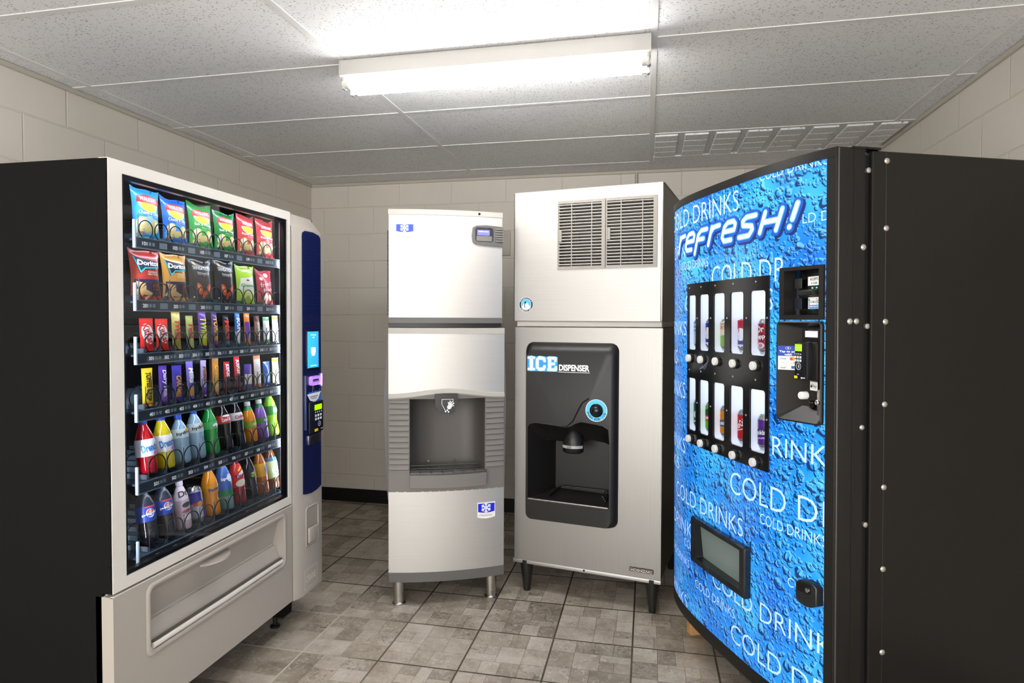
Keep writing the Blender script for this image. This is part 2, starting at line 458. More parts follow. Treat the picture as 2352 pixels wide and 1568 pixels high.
bm = BM(); f = bm.faces.new([bm.verts.new(p) for p in ((XL, YB, HC), (XR, YB, HC), (XR, YF, HC), (XL, YF, HC))])
CEILM = m_ceiling()
ceil = struct('ceiling', bm, CEILM, recalc=False)
bm = BM()
zg0, zg1 = HC-0.0034, HC-0.0002
for k in range(-2, 4):
    x = GX+k*TL
    if XL < x < XR: box(bm, x-.012, x+.012, YF, YB, zg0, zg1)
k = -8
while GY+k*TW < YB:
    y = GY+k*TW
    if y > YF: box(bm, XL, XR, y-.0115, y+.0115, zg0+.0004, zg1)
    k += 1
obj('ceiling_grid', bm, mat('#e2e2e0', 0.45), ceil)
# carved panel at the back right: raised blocks between wide channels
bm = BM(); cx0, cx1, cy0, cy1 = GX+TL+.012, GX+2*TL+.1, GY+2*TW+.012, GY+3*TW-.012
n = 8; pit = (cx1-cx0)/n
for i in range(n):
    for j in range(4):
        dy = 0.113
        box(bm, cx0+i*pit+.004, cx0+(i+1)*pit-.034, cy0+.006+j*dy, cy0+.006+(j+1)*dy-.007, HC-.011, HC-.0005, .003, 1)
box(bm, cx0, cx1, cy0+.006+4*0.113, cy1, HC-.011, HC-.0005, .003, 1)
obj('carved_tile', bm, CEILM, ceil)
WB = m_block('painted_block_back', 'x', -2.2215)
WS = m_block('painted_block_side', 'y', 2.364)
def wall(name, x0, x1, y0, y1, m):
    b = box(BM(), x0, x1, y0, y1, -.01, HC+.05); return struct(name, b, m)
wall('wall_back', XL-.1, XR+.1, YB, YB+.12, WB)
wall('wall_left', XL-.12, XL, YF, YB, WS)
wall('wall_right', XR, XR+.12, YF, YB, WS)
TRIM = mat('#bdb7ab', 0.45)
struct('trim_1', box(BM(), XL, XR, YB-.014, YB, HC-.022, HC-.001, .002, 1), TRIM)
struct('trim_2', box(BM(), XL, XL+.014, YF, YB-.014, HC-.022, HC-.001, .002, 1), TRIM)
struct('trim_3', box(BM(), XR-.014, XR, YF, YB-.014, HC-.022, HC-.001, .002, 1), TRIM)
BB = mat('#0f0e0e', 0.4)
struct('baseboard_back', box(BM(), XL, XR, YB-.008, YB, 0, .1, .003, 1), BB)
struct('baseboard_left', box(BM(), XL, XL+.008, YF, YB-.008, 0, .1, .003, 1), BB)
struct('baseboard_right', box(BM(), XR-.008, XR, YF, YB-.008, 0, .1, .003, 1), BB)
o = obj('conduit_pipe', tube(BM(), [(-.085, YB-.012, 0.9), (-.085, YB-.012, HC-.022)], .011, 10), TRIM, smooth=60)
tag(o, 'thin painted conduit pipe running up the back wall above the tall ice machine', 'pipe')
t = empty('outlet_box', (-1.04, YB, 1.93)); tag(t, 'painted over outlet box on back wall between the two ice machines', 'outlet box')
obj('back_box', box(BM(), -.075, .075, -.012, 0, -.08, .10, .005, 3), TRIM, t, smooth=40)
obj('cover_plate', box(BM(), -.055, .055, -.015, -.0115, -.065, .085, .0015, 2), TRIM, t, smooth=40)

# ------------------------------------------------------------------ fluorescent fixtures
def fixture(x0, x1, yc, label):
    L = x1-x0; t = empty('fluorescent_light', ((x0+x1)/2, yc, HC-.005)); tag(t, label, 'ceiling light', None)
    wh = mat('#aeaca8', 0.5)
    prof = [(-.062, 0), (-.062, -.058), (-.052, -.062), (-.03, -.048), (.03, -.048), (.052, -.062), (.062, -.058), (.062, 0)]
    obj('housing', prism(BM(), prof, -L/2, L/2, 'yz'), wh, t)
    for s in (-1, 1):
        e = BM(); x = s*L/2
        prism(e, [(-.064, 0), (-.064, -.06), (-.05, -.075), (.05, -.075), (.064, -.06), (.064, 0)], min(x, x-s*.004), max(x, x-s*.004)+1e-5, 'yz')
        obj('end_plate', e, wh, t)
    gl = bpy.data.materials.get('tube_glow') or NT('tube_glow').m
    b = gl.node_tree.nodes['Principled BSDF']; b.inputs['Base Color'].default_value = G(.9)
    b.inputs['Emission Color'].default_value = (1.0, .98, .95, 1); b.inputs['Emission Strength'].default_value = TUBE_POWER
    for y in (-.038, .038):
        tb = obj('tube', lathe(BM(), [(.006, -L/2+.032), (.017, -L/2+.034), (.017, L/2-.034), (.006, L/2-.032)], 20, (0, y, -.088), 'x'), gl, t, smooth=50)
        for s in (-1, 1):
            e = BM(); xe = s*(L/2-.02)
            lathe(e, [(.0172, xe-.012), (.0172, xe+.012)], 16, (0, y, -.088), 'x')
            obj('end_cap', e, mat('#c9c7c2', .4), tb, smooth=40)
            h = box(BM(), min(s*(L/2-.004), s*(L/2-.016)), max(s*(L/2-.004), s*(L/2-.016)), y-.014, y+.014, -.108, -.05, .004, 2)
            obj('lamp_holder', h, wh, t, smooth=40)
    return t
fixture(-1.203, .003, 2.40, 'white strip light with two glowing tubes on the ceiling over the ice machines')

# ------------------------------------------------------------------ snack machine (left)
SX, SY = -1.51, 1.541
sm = empty('snack_vending_machine', (SX, SY, 0), (0, 0, PI/2))
tag(sm, 'black and silver glass fronted snack and bottle vending machine at the left', 'vending machine')
WT = 1.205        # full width
bm = BM()         # cabinet shell, open at the front
box(bm, 0, .012, .037, .93, .12, 1.85, .003); box(bm, WT-.012, WT, .06, .93, .12, 1.85, .003)
box(bm, .012, WT-.012, .037, .93, 1.835, 1.85); box(bm, .012, WT-.012, .06, .93, .12, .135)
box(bm, .012, WT-.012, .915, .93, .135, 1.835)
obj('cabinet', bm, BLK, sm)
bm = BM()         # dark lining of the product room
box(bm, .014, .02, .04, .62, .59, 1.834); box(bm, .988, .994, .04, .62, .59, 1.834)
box(bm, .02, .988, .614, .62, .59, 1.834); box(bm, .02, .988, .04, .614, 1.826, 1.832); box(bm, .02, .988, .04, .614, .59, .596)
obj('product_room_lining', bm, DARKIN, sm)
# glass door
bm = BM(); plate(bm, 0, .944, .588, 1.85, [(.050, .924, .622, 1.814)], flat(), 0.0, -.03)
door = obj('glass_door', bm, PEARLW, sm)
o = obj('door_edge', box(BM(), -.001, .004, .002, .037, .588, 1.848, .001), BLK, door); 
bm = BM()
for z in [.62+i*.06 for i in range(20)]: box(bm, -.003, .001, .004, .016, z, z+.05, .001, 1)
obj('hinge', bm, BLK, door)
bm = BM(); plate(bm, .050, .924, .622, 1.814, [(.062, .905, .634, 1.80)], flat(.006), 0, -.02)
obj('inner_border', bm, mat('#0b0f18', .3), door)
bm = BM(); rect2(bm, .051, .923, .623, 1.813); lay('glass', bm, flat(.005), PANE, door, 0)
# interior light strips behind the door frame
LEDM = mat('#dfeaff', .5, emit=LED_POWER)
for x0, x1 in ((.024, .042), (.948, .962)):
    h = obj('light_strip', box(BM(), x0-.006, x1+.006, .024, .030, .63, 1.80), mat('#8f99a6', .4), sm)
    bm = BM(); rect2(bm, x0, x1, .64, 1.79); lay('strip_lamp', bm, lambda a, b, hh: (a, .0305, b), LEDM if x0 < .5 else mat('#dfeaff', .5, emit=70.0), h)
    # lamp faces into the cabinet
bm = BM(); rect2(bm, .06, .92, .030, .040)
lay('strip_lamp', bm, lambda a, b, hh: (a, b, 1.818), mat('#dfeaff', .5, emit=40.0), obj('light_strip', box(BM(), .05, .93, .026, .044, 1.819, 1.824), mat('#8f99a6', .4), sm))
obj('side_post', box(BM(), .082, .094, .050, .062, .61, 1.79, .002), m_steel('blue_grey_post', '#7d8894', '#9aa5b0', .35), sm)
# shelves
ZT = [1.642, 1.446, 1.278, 1.098, .870, .636]
NCOL = [12, 12, 12, 12, 10, 10]
TRAYM = m_speckle('shelf_front_blue_grey', '#27343f', '#33434f', 0.35)
EDGE = mat('#8fa2ae', 0.3, 0.6); TRAYI = mat('#14171b', .45, .3)
def colx(row, k): return (.2265+.0662*k) if NCOL[row] == 12 else (.242+.0788*k)
COILM = mat('#17181a', .25, .6); NUMM = mat('#eef2f4', .5, emit=.25); TAGM = mat('#7f93a1', .4)
coil_mesh = {}
def coil_geo(r):
    if r not in coil_mesh:
        pts = []
        for turn in range(2):
            for k in range(30):
                a = -PI/2+2*PI*k/30
                p_ = .062 if r < .034 else .092; y = turn*p_ + (p_*(k-28)/2 if k > 28 else 0)
                pts.append((r*math.cos(a), y, r+r*math.sin(a)))
        bm = tube(BM(), pts, .0019, 5); 
        for f in bm.faces: f.smooth = True
        me = bpy.data.meshes.new('coil'); bm.to_mesh(me); bm.free(); me.materials.append(COILM); coil_mesh[r] = me
    return coil_mesh[r]
for row, zt in enumerate(ZT):
    bm = BM(); x0, x1 = .150, .984
    box(bm, x0, x1, .052, .58, zt-.008, zt-.002)
    box(bm, x0, x1, .046, .050, zt-.030, zt+.001)
    sh = obj('shelf', bm, [TRAYM], sm)
    bm = BM(); box(bm, x0, x1, .0445, .0505, zt+.0005, zt+.0028); box(bm, x0, x1, .0435, .0505, zt-.0335, zt-.030)
    obj('shelf_edge', bm, EDGE, sh)
    lay('added_shelf_glow', rect2(BM(), .17, .96, .0515, .0575), lambda a, b, hh: (a, b, zt-.012), mat('#dfeaff', .5, emit=26.0), sh)  # unseen glowing strip, added to brighten the row below evenly
    for xe in (x0-.006, .972):
        bm = box(BM(), xe-.003, xe+.003, .042, .052, zt-.033, zt+.055, .001, 1)
        obj('end_bracket', bm, mat('#b9c4cc', .35), sh)
    nb = NCOL[row]; pitch = .0662 if nb == 12 else .0788
    for k in range(nb):
        bag_row = row < 2
        if bag_row and k % 2: 
            pass
        x = colx(row, k) + (-.0225 if bag_row else 0)
        r = (.029 if bag_row else .031) if nb == 12 else .036
        o = bpy.data.objects.new('coil', coil_geo(r)); C.objects.link(o); o.parent = sh; o.location = (x, .0585, zt+.002)
        if not bag_row or k % 2 == 0:
            xn = x - .022
            nums = BM(); text2(nums, '%d%02d' % (row+1, k+1), xn+.002, zt-.0155, .021, .012, bold=.02)
            lay('selection_number', nums, flat(.046), NUMM, sh, .0006)
            tags = BM()
            for dx, w_, mi in ((.018, .011, 0), (.029, .004, 1), (.033, .011, 0)): rect2(tags, xn+dx, xn+dx+w_, zt-.0205, zt-.0095, mi)
            bmesh.ops.remove_doubles(tags, verts=tags.verts[:], dist=1e-5)
            lay('price_tag', tags, flat(.046), [TAGM, TRAYM], sh, .0003)
            if bag_row: lay('blank_tag', rect2(BM(), xn+.064, xn+.098, zt-.025, zt-.006), flat(.046), TAGM, sh, .0003)
        if (not bag_row) or k % 2 == 0:
            d = prism(BM(), [(.056, zt), (.056, zt+.075), (.0585, zt+.075), (.0585, zt+.016), (.5, zt+.016), (.5, zt)], x-pitch/2-.0006, x-pitch/2+.0006, 'yz')
            obj('divider', d, mat('#6f7b84', .4, .4), sh)
# delivery door
bm = BM(); plate(bm, 0, .946, .157, .578, [(.140, .880, .350, .548, .022)], flat(), 0, -.060)
dd = obj('delivery_panel', bm, PEARL, sm, smooth=30)
bm = BM(); A = rr2(.122, .898, .332, .563, .028, 6); B_ = rr2(.140, .880, .350, .548, .022, 6)
prof = [(.0, .0005), (.25, .006), (.75, .006), (1.0, 0.0005)]
rings = [[bm.verts.new((a[0]+(b[0]-a[0])*t, -h, a[1]+(b[1]-a[1])*t)) for a, b in zip(A, B_)] for t, h in prof]
for P, Q in zip(rings, rings[1:]):
    for i in range(len(P)): bm.faces.new((P[i], P[(i+1) % len(P)], Q[(i+1) % len(P)], Q[i]))
obj('recess_rim', bm, PEARL, dd, smooth=60)
bm = BM()
prism(bm, [(.006, .548), (.028, .520), (.052, .43), (.050, .425), (.040, .425), (.018, .36), (.020, .352), (.058, .352), (.058, .548)], .142, .878, 'yz')
obj('flap', bm, PEARL, dd, smooth=20)
bm = tube(BM(), [(.150, .004, .362), (.51, .003, .360), (.870, .004, .362)], .010, 12); obj('lower_lip', bm, PEARLW, dd, smooth=80)
obj('flap_shade_strip', box(BM(), .150, .870, .000, .012, .3725, .3765), mat('#4d4842', .5), dd)  # thin shading above the lip, put in as a dark strip
bm = BM(); N = 14; rows_ = []
for i in range(N+1):
    s = i/N; x = .385+.157*s; w = math.sin(PI*s)**.6 if 0 < i < N else 0
    rows_.append([bm.verts.new(q) for q in ((x, .018, .532), (x, .018-.040*w-.001, .527), (x, .018-.042*w-.001, .521), (x, .018-.03*w, .514+.006*(1-w)), (x, .018, .512+.01*(1-w)))])
for P, Q in zip(rows_, rows_[1:]):
    for i in range(5): bm.faces.new((P[i], P[(i+1) % 5], Q[(i+1) % 5], Q[i]))
obj('handle', bm, PEARL, dd, smooth=50)
obj('panel_edge', box(BM(), .0, .946, .001, .012, .575, .5795, .001, 1), PEARLW, dd)
# payment column
bm = BM()
prof = [(.952, .058), (.952, -.002), (.958, -.006), (.994, -.018), (1.168, -.0155), (1.184, -.012), (1.194, -.002), (1.198, .012), (1.199, .058)]
zs = [(.155, 0, .0), (.165, 0, 0), (1.752, 0, 0), (1.79, .0, .002), (1.85, .0, .040)]
rings = []
for z, _, push in zs:
    r = []
    for x, y in prof:
        yy = max(y, y+push) if y < .05 else y
        xx = x
        if z > 1.8 and x > 1.14: xx = x-.035*(x-1.14)/.06
        r.append(bm.verts.new((xx, yy, z)))
    rings.append(r)
hole = None
for P, Q in zip(rings, rings[1:]):
    for i in range(len(P)-1):
        bm.faces.new((P[i], P[i+1], Q[i+1], Q[i]))
bm.faces.new(rings[0]); bm.faces.new(rings[-1][::-1])
pc = obj('payment_column', bm, PEARL, sm, smooth=24)
def colf(a, b, h): return (a, -.018+(a-.994)*.0025/.174*1.0-h, b)
bm = BM(); pts = [(1.006, 1.755), (1.012, 1.772), (1.03, 1.781), (1.10, 1.783), (1.155, 1.775), (1.168, 1.762), (1.170, 1.74), (1.168, .615), (1.13, .604), (1.08, .60), (1.03, .606), (1.006, .612)]
A = [bm.verts.new(colf(x, z, .0035)) for x, z in pts]; B_ = [bm.verts.new(colf(x, z, -.004)) for x, z in pts]
bm.faces.new(A)
for i in range(len(pts)): bm.faces.new((A[i], A[(i+1) % len(pts)], B_[(i+1) % len(pts)], B_[i]))
np_ = obj('navy_panel', bm, NAVY, pc)
def cbox(name, x0, x1, z0, z1, h0, h1, m, par=np_, bev=.0015, seg=2):
    y = -.018
    return obj(name, box(BM(), x0, x1, y-h1, y-h0, z0, z1, bev, seg), m, par, smooth=40)
def cdraw(name, bm, h, m, par=np_): return lay(name, bm, colf, m, par, h)
cbox('screen_frame', 1.034, 1.146, 1.162, 1.340, .002, .006, mat('#10131c', .2))
scr = cbox('screen', 1.041, 1.138, 1.170, 1.334, .004, .0065, mat('#2f9be6', .2, emit=.75), bev=.0005)
bm = BM(); poly2(bm, rr2(1.068, 1.108, 1.236, 1.262, .004)); rect2(bm, 1.074, 1.102, 1.225, 1.245)
rect2(bm, 1.066, 1.112, 1.317, 1.320); rect2(bm, 1.079, 1.099, 1.306, 1.309); rect2(bm, 1.062, 1.116, 1.178, 1.181)
cdraw('screen_picture', bm, .0100, mat('#e8f3ff', .4, emit=.7))
cbox('clear_guard', 1.014, 1.024, .895, 1.140, .002, .012, mat('#3a4468', .1), bev=.003)
ps = cbox('coin_slot', 1.056, 1.146, 1.090, 1.131, .002, .012, mat('#b98bf0', .35, emit=.35), bev=.012, seg=4)
bm = BM(); 
for i in range(5): rect2(bm, 1.075+i*.011, 1.082+i*.011, 1.106, 1.113)
rect2(bm, 1.075, 1.126, 1.113, 1.118); cdraw('coin_icon', bm, .0150, mat('#1b1030', .5), ps)
cbox('button_light', 1.160, 1.172, 1.080, 1.138, .002, .008, mat('#c09bff', .3, emit=1.3), bev=.004, seg=3)
bm = BM(); stroke2(bm, [(1.088, 1.088), (1.088, 1.062), (1.098, 1.056), (1.116, 1.062)], .003); stroke2(bm, [(1.088, 1.09), (1.098, 1.09), (1.1, 1.07)], .003); stroke2(bm, [(1.156, 1.07), (1.156, 1.062)], .003)
cdraw('phone_icon', bm, .0042, mat('#9aa4c8', .4))
st = BM(); poly2(st, [(1.040, 1.052), (1.166, 1.056), (1.140, 1.022), (1.11, 1.012), (1.066, 1.022)]); st = cdraw('sticker', st, .0042, mat('#e9eaee', .4))
bm = BM(); poly2(bm, [(1.120, 1.012), (1.166, 1.012), (1.166, 1.052), (1.142, 1.022)]); rect2(bm, 1.05, 1.155, 1.054, 1.060); cdraw('sticker_corner', bm, .0046, mat('#2d62b8', .4), st)
bm = BM(); rect2(bm, 1.062, 1.136, 1.036, 1.040); rect2(bm, 1.074, 1.126, 1.028, 1.031); cdraw('sticker_writing', bm, .005, mat('#6d7280', .5), st)
kp = cbox('card_reader', 1.046, 1.170, .872, 1.015, .002, .013, mat('#121826', .25), bev=.005, seg=3)
bm = BM(); rect2(bm, 1.085, 1.152, .975, 1.0); cdraw('reader_display', bm, .0165, mat('#9be300', .4, emit=.7), kp)
bm = BM()
for r in range(3):
    for c in range(4):
        if r == 0: poly2(bm, ell(1.094+c*.018, .966, .004, .004, n=10))
        elif c < 3: poly2(bm, rr2(1.088+c*.023, 1.104+c*.023, .945-.016*(r-1), .956-.016*(r-1), .002))
cdraw('reader_keys', bm, .0165, mat('#d7dce6', .4), kp)
bm = BM(); ring2(bm, 1.128, .910, .010, .0118); 
for r in (.003, .006): ring2(bm, 1.124, .910, r, r+.0012, 8, -50, 50)
text2(bm, 'eport', 1.152, .884, .022, .007); cdraw('contactless_mark', bm, .0165, mat('#dfe3ea', .4), kp)
bm = BM(); rect2(bm, 1.084, 1.116, .878, .890); cdraw('yellow_mark', bm, .0165, mat('#f2c500', .4), kp)
cr = cbox('coin_return', 1.044, 1.150, .822, .866, .002, .008, CHROME, bev=.004, seg=3)
cbox('return_flap', 1.052, 1.142, .828, .860, .007, .0088, mat('#1b1f2a', .1), cr)
cbox('side_button', 1.1785, 1.197, .915, .957, -.014, -.004, WHITE, pc)
# change cup with its lower flap
bm = BM(); A = rr2(1.026, 1.142, .360, .545, .016, 5); B_ = rr2(1.034, 1.134, .372, .536, .012, 5)
P = [bm.verts.new(colf(x, z, .0008)) for x, z in A]; Q = [bm.verts.new(colf(x, z, .0045)) for x, z in [((a[0]+b[0])/2, (a[1]+b[1])/2) for a, b in zip(A, B_)]]; R = [bm.verts.new(colf(x, z, .001)) for x, z in B_]
for U, V in ((P, Q), (Q, R)):
    for i in range(len(U)): bm.faces.new((U[i], U[(i+1) % len(U)], V[(i+1) % len(U)], V[i]))
cup = obj('change_cup', bm, PEARL, pc, smooth=60)
bm = BM(); poly2(bm, B_); cdraw('cup_back', bm, .0012, m_speckle('cup_shade', '#8f8981', '#98928a', .5), cup)
bm = BM(); box(bm, 1.040, 1.120, -.030, -.019, .378, .448, .006, 3); obj('cup_flap', bm, PEARL, cup, smooth=50)
bm = BM()
for a, b in (((1.016, .176), (1.128, .176)), ((1.016, .262), (1.128, .262)), ((1.016, .176), (1.016, .262)), ((1.128, .176), (1.128, .262))): stroke2(bm, [a, b], .0025)
text2(bm, 'CRANE', 1.072, .219, .088, .030, bold=.01)
cdraw('embossed_badge', bm, .0012, PEARLW, pc)
# plinth bracket and feet
bm = BM(); prism(bm, [(.90, .155), (1.005, .155), (.996, .085), (.93, .085), (.91, .10)], .035, .10, 'xz'); obj('foot_bracket', bm, BLK, sm)
for x, y in ((.05, .12), (1.01, .125), (.05, .85), (1.15, .85)):
    obj('foot', lathe(BM(), [(.022, 0), (.022, .008), (.010, .014), (.010, .122)], 16, (x, y, 0)), BLKP, sm, smooth=40)

# ------------------------------------------------------------------ snacks and bottles
def on_shelf(x, y, z, tilt=0.0, turn=0.0):
    """world place of a point inside the snack machine"""
    return (SX-y, SY+x, z), (tilt, 0, PI/2+turn)
ORD = ['first', 'second', 'third', 'fourth', 'fifth', 'sixth', 'seventh', 'eighth', 'ninth', 'tenth', 'eleventh', 'twelfth']
def pouch(name, w, h, th, m, n=18, k=26, pinch=.05, crimp=.055, wave=0.0):
    """sealed pouch standing on z = 0, front towards -y; returns object and its front map"""
    def half(u, v):
        a = max(0.0, (v-crimp)/(1-2*crimp)); a = min(1.0, a)
        return th*.5*max(0.0, 1-abs(u)**2.4)**.8*(math.sin(PI*a)**.55 if 0 < a < 1 else 0)
    def wid(v): return w*(1-pinch*math.sin(PI*min(1, max(0, v))))
    def fm(a, b, hh):
        v = b/h; u = max(-1, min(1, a/(w/2)))
        rip = .0006*math.sin(a/w*60) if (v < crimp or v > 1-crimp) else 0
        return (u*wid(v)/2, -half(u, v)-hh-.0004+rip, b+wave*u*u*max(0, v-.55)/.45*1.0+wave*.35*math.sin(u*4+w*900)*max(0, v-.8)/.2)
    bm = BM(); F = []; B = []
    for j in range(k+1):
        v = j/k; fr = []; bk = []
        for i in range(n+1):
            u = -1+2*i/n; p = fm(u*w/2, v*h, 0); fr.append(bm.verts.new(p)); bk.append(bm.verts.new((p[0], -p[1], p[2])))
        F.append(fr); B.append(bk)
    for R, flip in ((F, 0), (B, 1)):
        for P, Q in zip(R, R[1:]):
            for i in range(n): bm.faces.new((P[i], P[i+1], Q[i+1], Q[i]) if not flip else (P[i], Q[i], Q[i+1], P[i+1]))
    bmesh.ops.remove_doubles(bm, verts=bm.verts[:], dist=.00005)
    rim = []
    o = obj(name, bm, m, None, smooth=70, recalc=False)
    return o, fm
def crisps(bm, w, h, spots):
    for cx, cz, rx, rz, rot in spots: poly2(bm, ell(cx*w, cz*h, rx*w, rz*h, rot, 18))
def bag(x, z, w, h, base, label, kind, names, low=None, th=.034, tilt=0, turn=0):
    o, fm = pouch('crisp_bag', w, h, th, mat(base, .3, coat=.3), pinch=.115, wave=.009)
    o.location, o.rotation_euler = on_shelf(x, .088, z+.003, tilt, turn)
    tag(o, label, 'crisp bag', 'crisp bags on the top two shelves')
    g = dict(du=w/14, dv=h/20)
    def L(n, bm, hexc, hh, **k): lay(n, bm, fm, mat(hexc, .35), o, hh, smooth=70, **g)
    if low:
        b = BM(); poly2(b, [(-.46*w, .02*h), (.1*w, .02*h), (.30*w, .16*h), (.34*w, .36*h), (.05*w, .46*h), (-.34*w, .42*h), (-.47*w, .2*h)]); L('colour_band', b, low, .0004)
    if kind == 'round':
        b = BM(); poly2(b, ell(.0, .705*h, .36*w, .165*h)); L('logo_ring', b, '#e9edc8', .0006)
        b = BM(); poly2(b, ell(.0, .66*h, .30*w, .105*h)); L('logo_sun', b, '#f2cf24', .0009)
        b = BM(); poly2(b, [(-.41*w, .71*h), (-.36*w, .84*h), (-.1*w, .895*h), (.22*w, .875*h), (.40*w, .82*h), (.41*w, .69*h), (.2*w, .715*h), (-.12*w, .725*h)]); L('logo', b, '#b8131b', .0012)
        b = BM(); text2(b, names[0], .0, .795*h, .62*w, .082*h, bold=.008, arc=.03); L('lettering', b, '#ffffff', .0017)
        b = BM(); text2(b, names[1], .02*w, .525*h, .78*w, .072*h, bold=.01); text2(b, names[2], .12*w, .462*h, .46*w, .026*h); L('flavour_writing', b, '#f4f7fa', .0012)
        b = BM(); crisps(b, w, h, [(-.27, .30, .17, .13, 55), (.24, .27, .18, .14, -35), (-.03, .20, .14, .08, 10), (-.28, .12, .14, .06, 0)]); L('crisp_picture', b, '#ecd98a', .0010)
        b = BM(); crisps(b, w, h, [(-.29, .33, .10, .07, 55), (.27, .29, .10, .08, -35), (-.25, .12, .1, .03, 0)]); L('crisp_highlight', b, '#f8f2d8', .0014)
        b = BM(); text2(b, '100%', -.24*w, .11*h, .2*w, .045*h, bold=.02); L('small_print', b, '#8a1f1f', .0018)
    elif kind == 'corn':
        b = BM(); poly2(b, [(-.42*w, .86*h), (.34*w, .80*h), (.46*w, .66*h), (-.16*w, .60*h), (-.30*w, .52*h)]); L('logo_backing', b, '#142a3a', .0008)
        b = BM(); stroke2(b, [(-.40*w, .84*h), (-.27*w, .55*h), (-.12*w, .64*h), (.44*w, .67*h)], .035*w); L('logo_flash', b, '#43c3d6', .0011)
        b = BM(); text2(b, names[0], .05*w, .745*h, .76*w, .105*h, bold=.035, shear=.1); L('lettering', b, '#ffffff', .0016)
        b = BM(); text2(b, names[1], .14*w, .565*h, .36*w, .04*h, bold=.02); text2(b, names[2], .16*w, .515*h, .42*w, .035*h, bold=.01); L('flavour_writing', b, '#fff3d0', .0012)
        b = BM(); poly2(b, [(-.44*w, .40*h), (.44*w, .42*h), (.46*w, .08*h), (-.45*w, .06*h)]); L('picture_ground', b, '#2d2350', .0006)
        b = BM(); poly2(b, rr2(.10*w, .42*w, .14*h, .36*h, .03*w)); L('side_badge', b, '#17131d', .0011)
        b = BM(); text2(b, names[3], .26*w, .28*h, .26*w, .07*h, bold=.02); rect2(b, .13*w, .39*w, .2*h, .215*h); L('badge_writing', b, '#e4473c', .0016)
        b = BM()
        for cx, cz, r, s in ((-.28, .28, 20, .17), (-.18, .15, 70, .2), (.02, .10, 130, .17), (-.34, .13, 200, .14)):
            poly2(b, [((cx+s*math.cos(math.radians(r+a)))*w, (cz+.75*s*math.sin(math.radians(r+a)))*h) for a in (0, 120, 240)])
        L('crisp_picture', b, '#e8bd7a', .0010)
    elif kind == 'dark':
        b = BM(); text2(b, names[0], .03*w, .80*h, .80*w, .08*h, bold=.005); text2(b, names[1], .03*w, .685*h, .56*w, .042*h, bold=.01)
        stroke2(b, [(-.25*w, .645*h), (.31*w, .645*h)], .006*w); stroke2(b, [(.03*w, .645*h), (.03*w, .60*h)], .006*w); L('lettering', b, '#f1efe8', .0012)
        b = BM(); poly2(b, ell(-.30*w, .90*h, .07*w, .04*h, -20)); stroke2(b, [(-.23*w, .90*h), (.05*w, .86*h), (.3*w, .82*h)], .01*w); L('crest', b, '#d9b36a', .0012)
        b = BM()
        for i in range(46):
            a = random.gauss(0, .16); c = .50+random.gauss(0, .045); poly2(b, ell(a*w, c*h, .008*w, .006*h, n=6))
        L('spice_picture', b, '#8f3a1d', .0010)
        b = BM(); poly2(b, ell(-.19*w, .30*h, .10*w, .155*h, 32)); poly2(b, ell(.21*w, .30*h, .10*w, .155*h, -32)); poly2(b, ell(.03*w, .16*h, .07*w, .09*h, 0)); L('chilli_picture', b, '#d9551f', .0010)
        b = BM(); poly2(b, ell(-.22*w, .32*h, .03*w, .09*h, 32)); poly2(b, ell(.24*w, .32*h, .03*w, .09*h, -32)); L('chilli_highlight', b, '#f5a777', .0014)
        b = BM(); poly2(b, ell(-.34*w, .1*h, .05*w, .02*h)); L('small_print', b, '#f1efe8', .0010)
    elif kind == 'puff':
        b = BM(); poly2(b, [(-.44*w, .40*h), (-.36*w, .66*h), (.36*w, .74*h), (.44*w, .36*h), (.30*w, .22*h), (-.3*w, .2*h)]); L('pale_panel', b, '#dfe9d2', .0006)
        b = BM(); poly2(b, ell(-.03*w, .62*h, .09*w, .022*h)); L('logo', b, '#c4161c', .0012)
        b = BM(); text2(b, names[0], 0, .475*h, .74*w, .095*h, bold=.02); L('lettering', b, '#4f9a3c', .0012)
        b = BM(); crisps(b, w, h, [(-.22, .24, .16, .12, 40), (.20, .24, .17, .12, -30), (0, .88, .26, .03, 5)]); L('puff_picture', b, '#e6f07d', .0010)
    else:
        b = BM()
        for i in range(9): stroke2(b, [((-.44+.1*i)*w, .06*h), ((-.40+.1*i)*w, .94*h)], .025*w)
        L('stripes', b, '#c63f47', .0005)
        b = BM(); poly2(b, ell(.02*w, .86*h, .15*w, .06*h)); poly2(b, ell(-.30*w, .74*h, .08*w, .05*h)); L('round_mark', b, '#f1d9d2', .0010)
        b = BM(); text2(b, names[0], .0, .60*h, .76*w, .13*h, bold=.0, rot=9); text2(b, names[1], .04*w, .43*h, .6*w, .11*h, bold=.0, rot=9); L('lettering', b, '#fbeee6', .0014)
        b = BM(); crisps(b, w, h, [(-.16, .18, .22, .05, 60), (.0, .15, .2, .05, 100), (.22, .2, .15, .08, -30)]); L('crisp_picture', b, '#f0d9b4', .0010)
    return o
r1 = [('#2f9fd8', 'light blue crisp bag with red oval logo, leftmost on the top shelf', ('WALKERS', 'Cheese & Onion', 'flavour crisps'), '#9fd3ea', .127, .157),
      ('#1f6fcf', 'royal blue crisp bag with red oval logo, just right of the light blue one', ('WALKERS', 'Cheese & Onion', 'flavour crisps'), '#3f97e6', .126, .150),
      ('#1f9a3c', 'bright green crisp bag standing next to the royal blue one on the top shelf', ('WALKERS', 'Salt & Vinegar', 'flavour crisps'), '#35b54c', .124, .154),
      ('#128035', 'darker green crisp bag, the right one of the two green bags on the top shelf', ('WALKERS', 'Salt & Vinegar', 'flavour crisps'), '#2aa347', .122, .147),
      ('#c9383a', 'red crisp bag on the top shelf, left one of the two red ones', ('WALKERS', 'Ready Salted', 'flavour crisps'), '#dc5a50', .122, .156),
      ('#d23a3c', 'red crisp bag at the right end of the top shelf of the snack machine', ('WALKERS', 'Ready Salted', 'flavour crisps'), '#e0625a', .122, .158)]
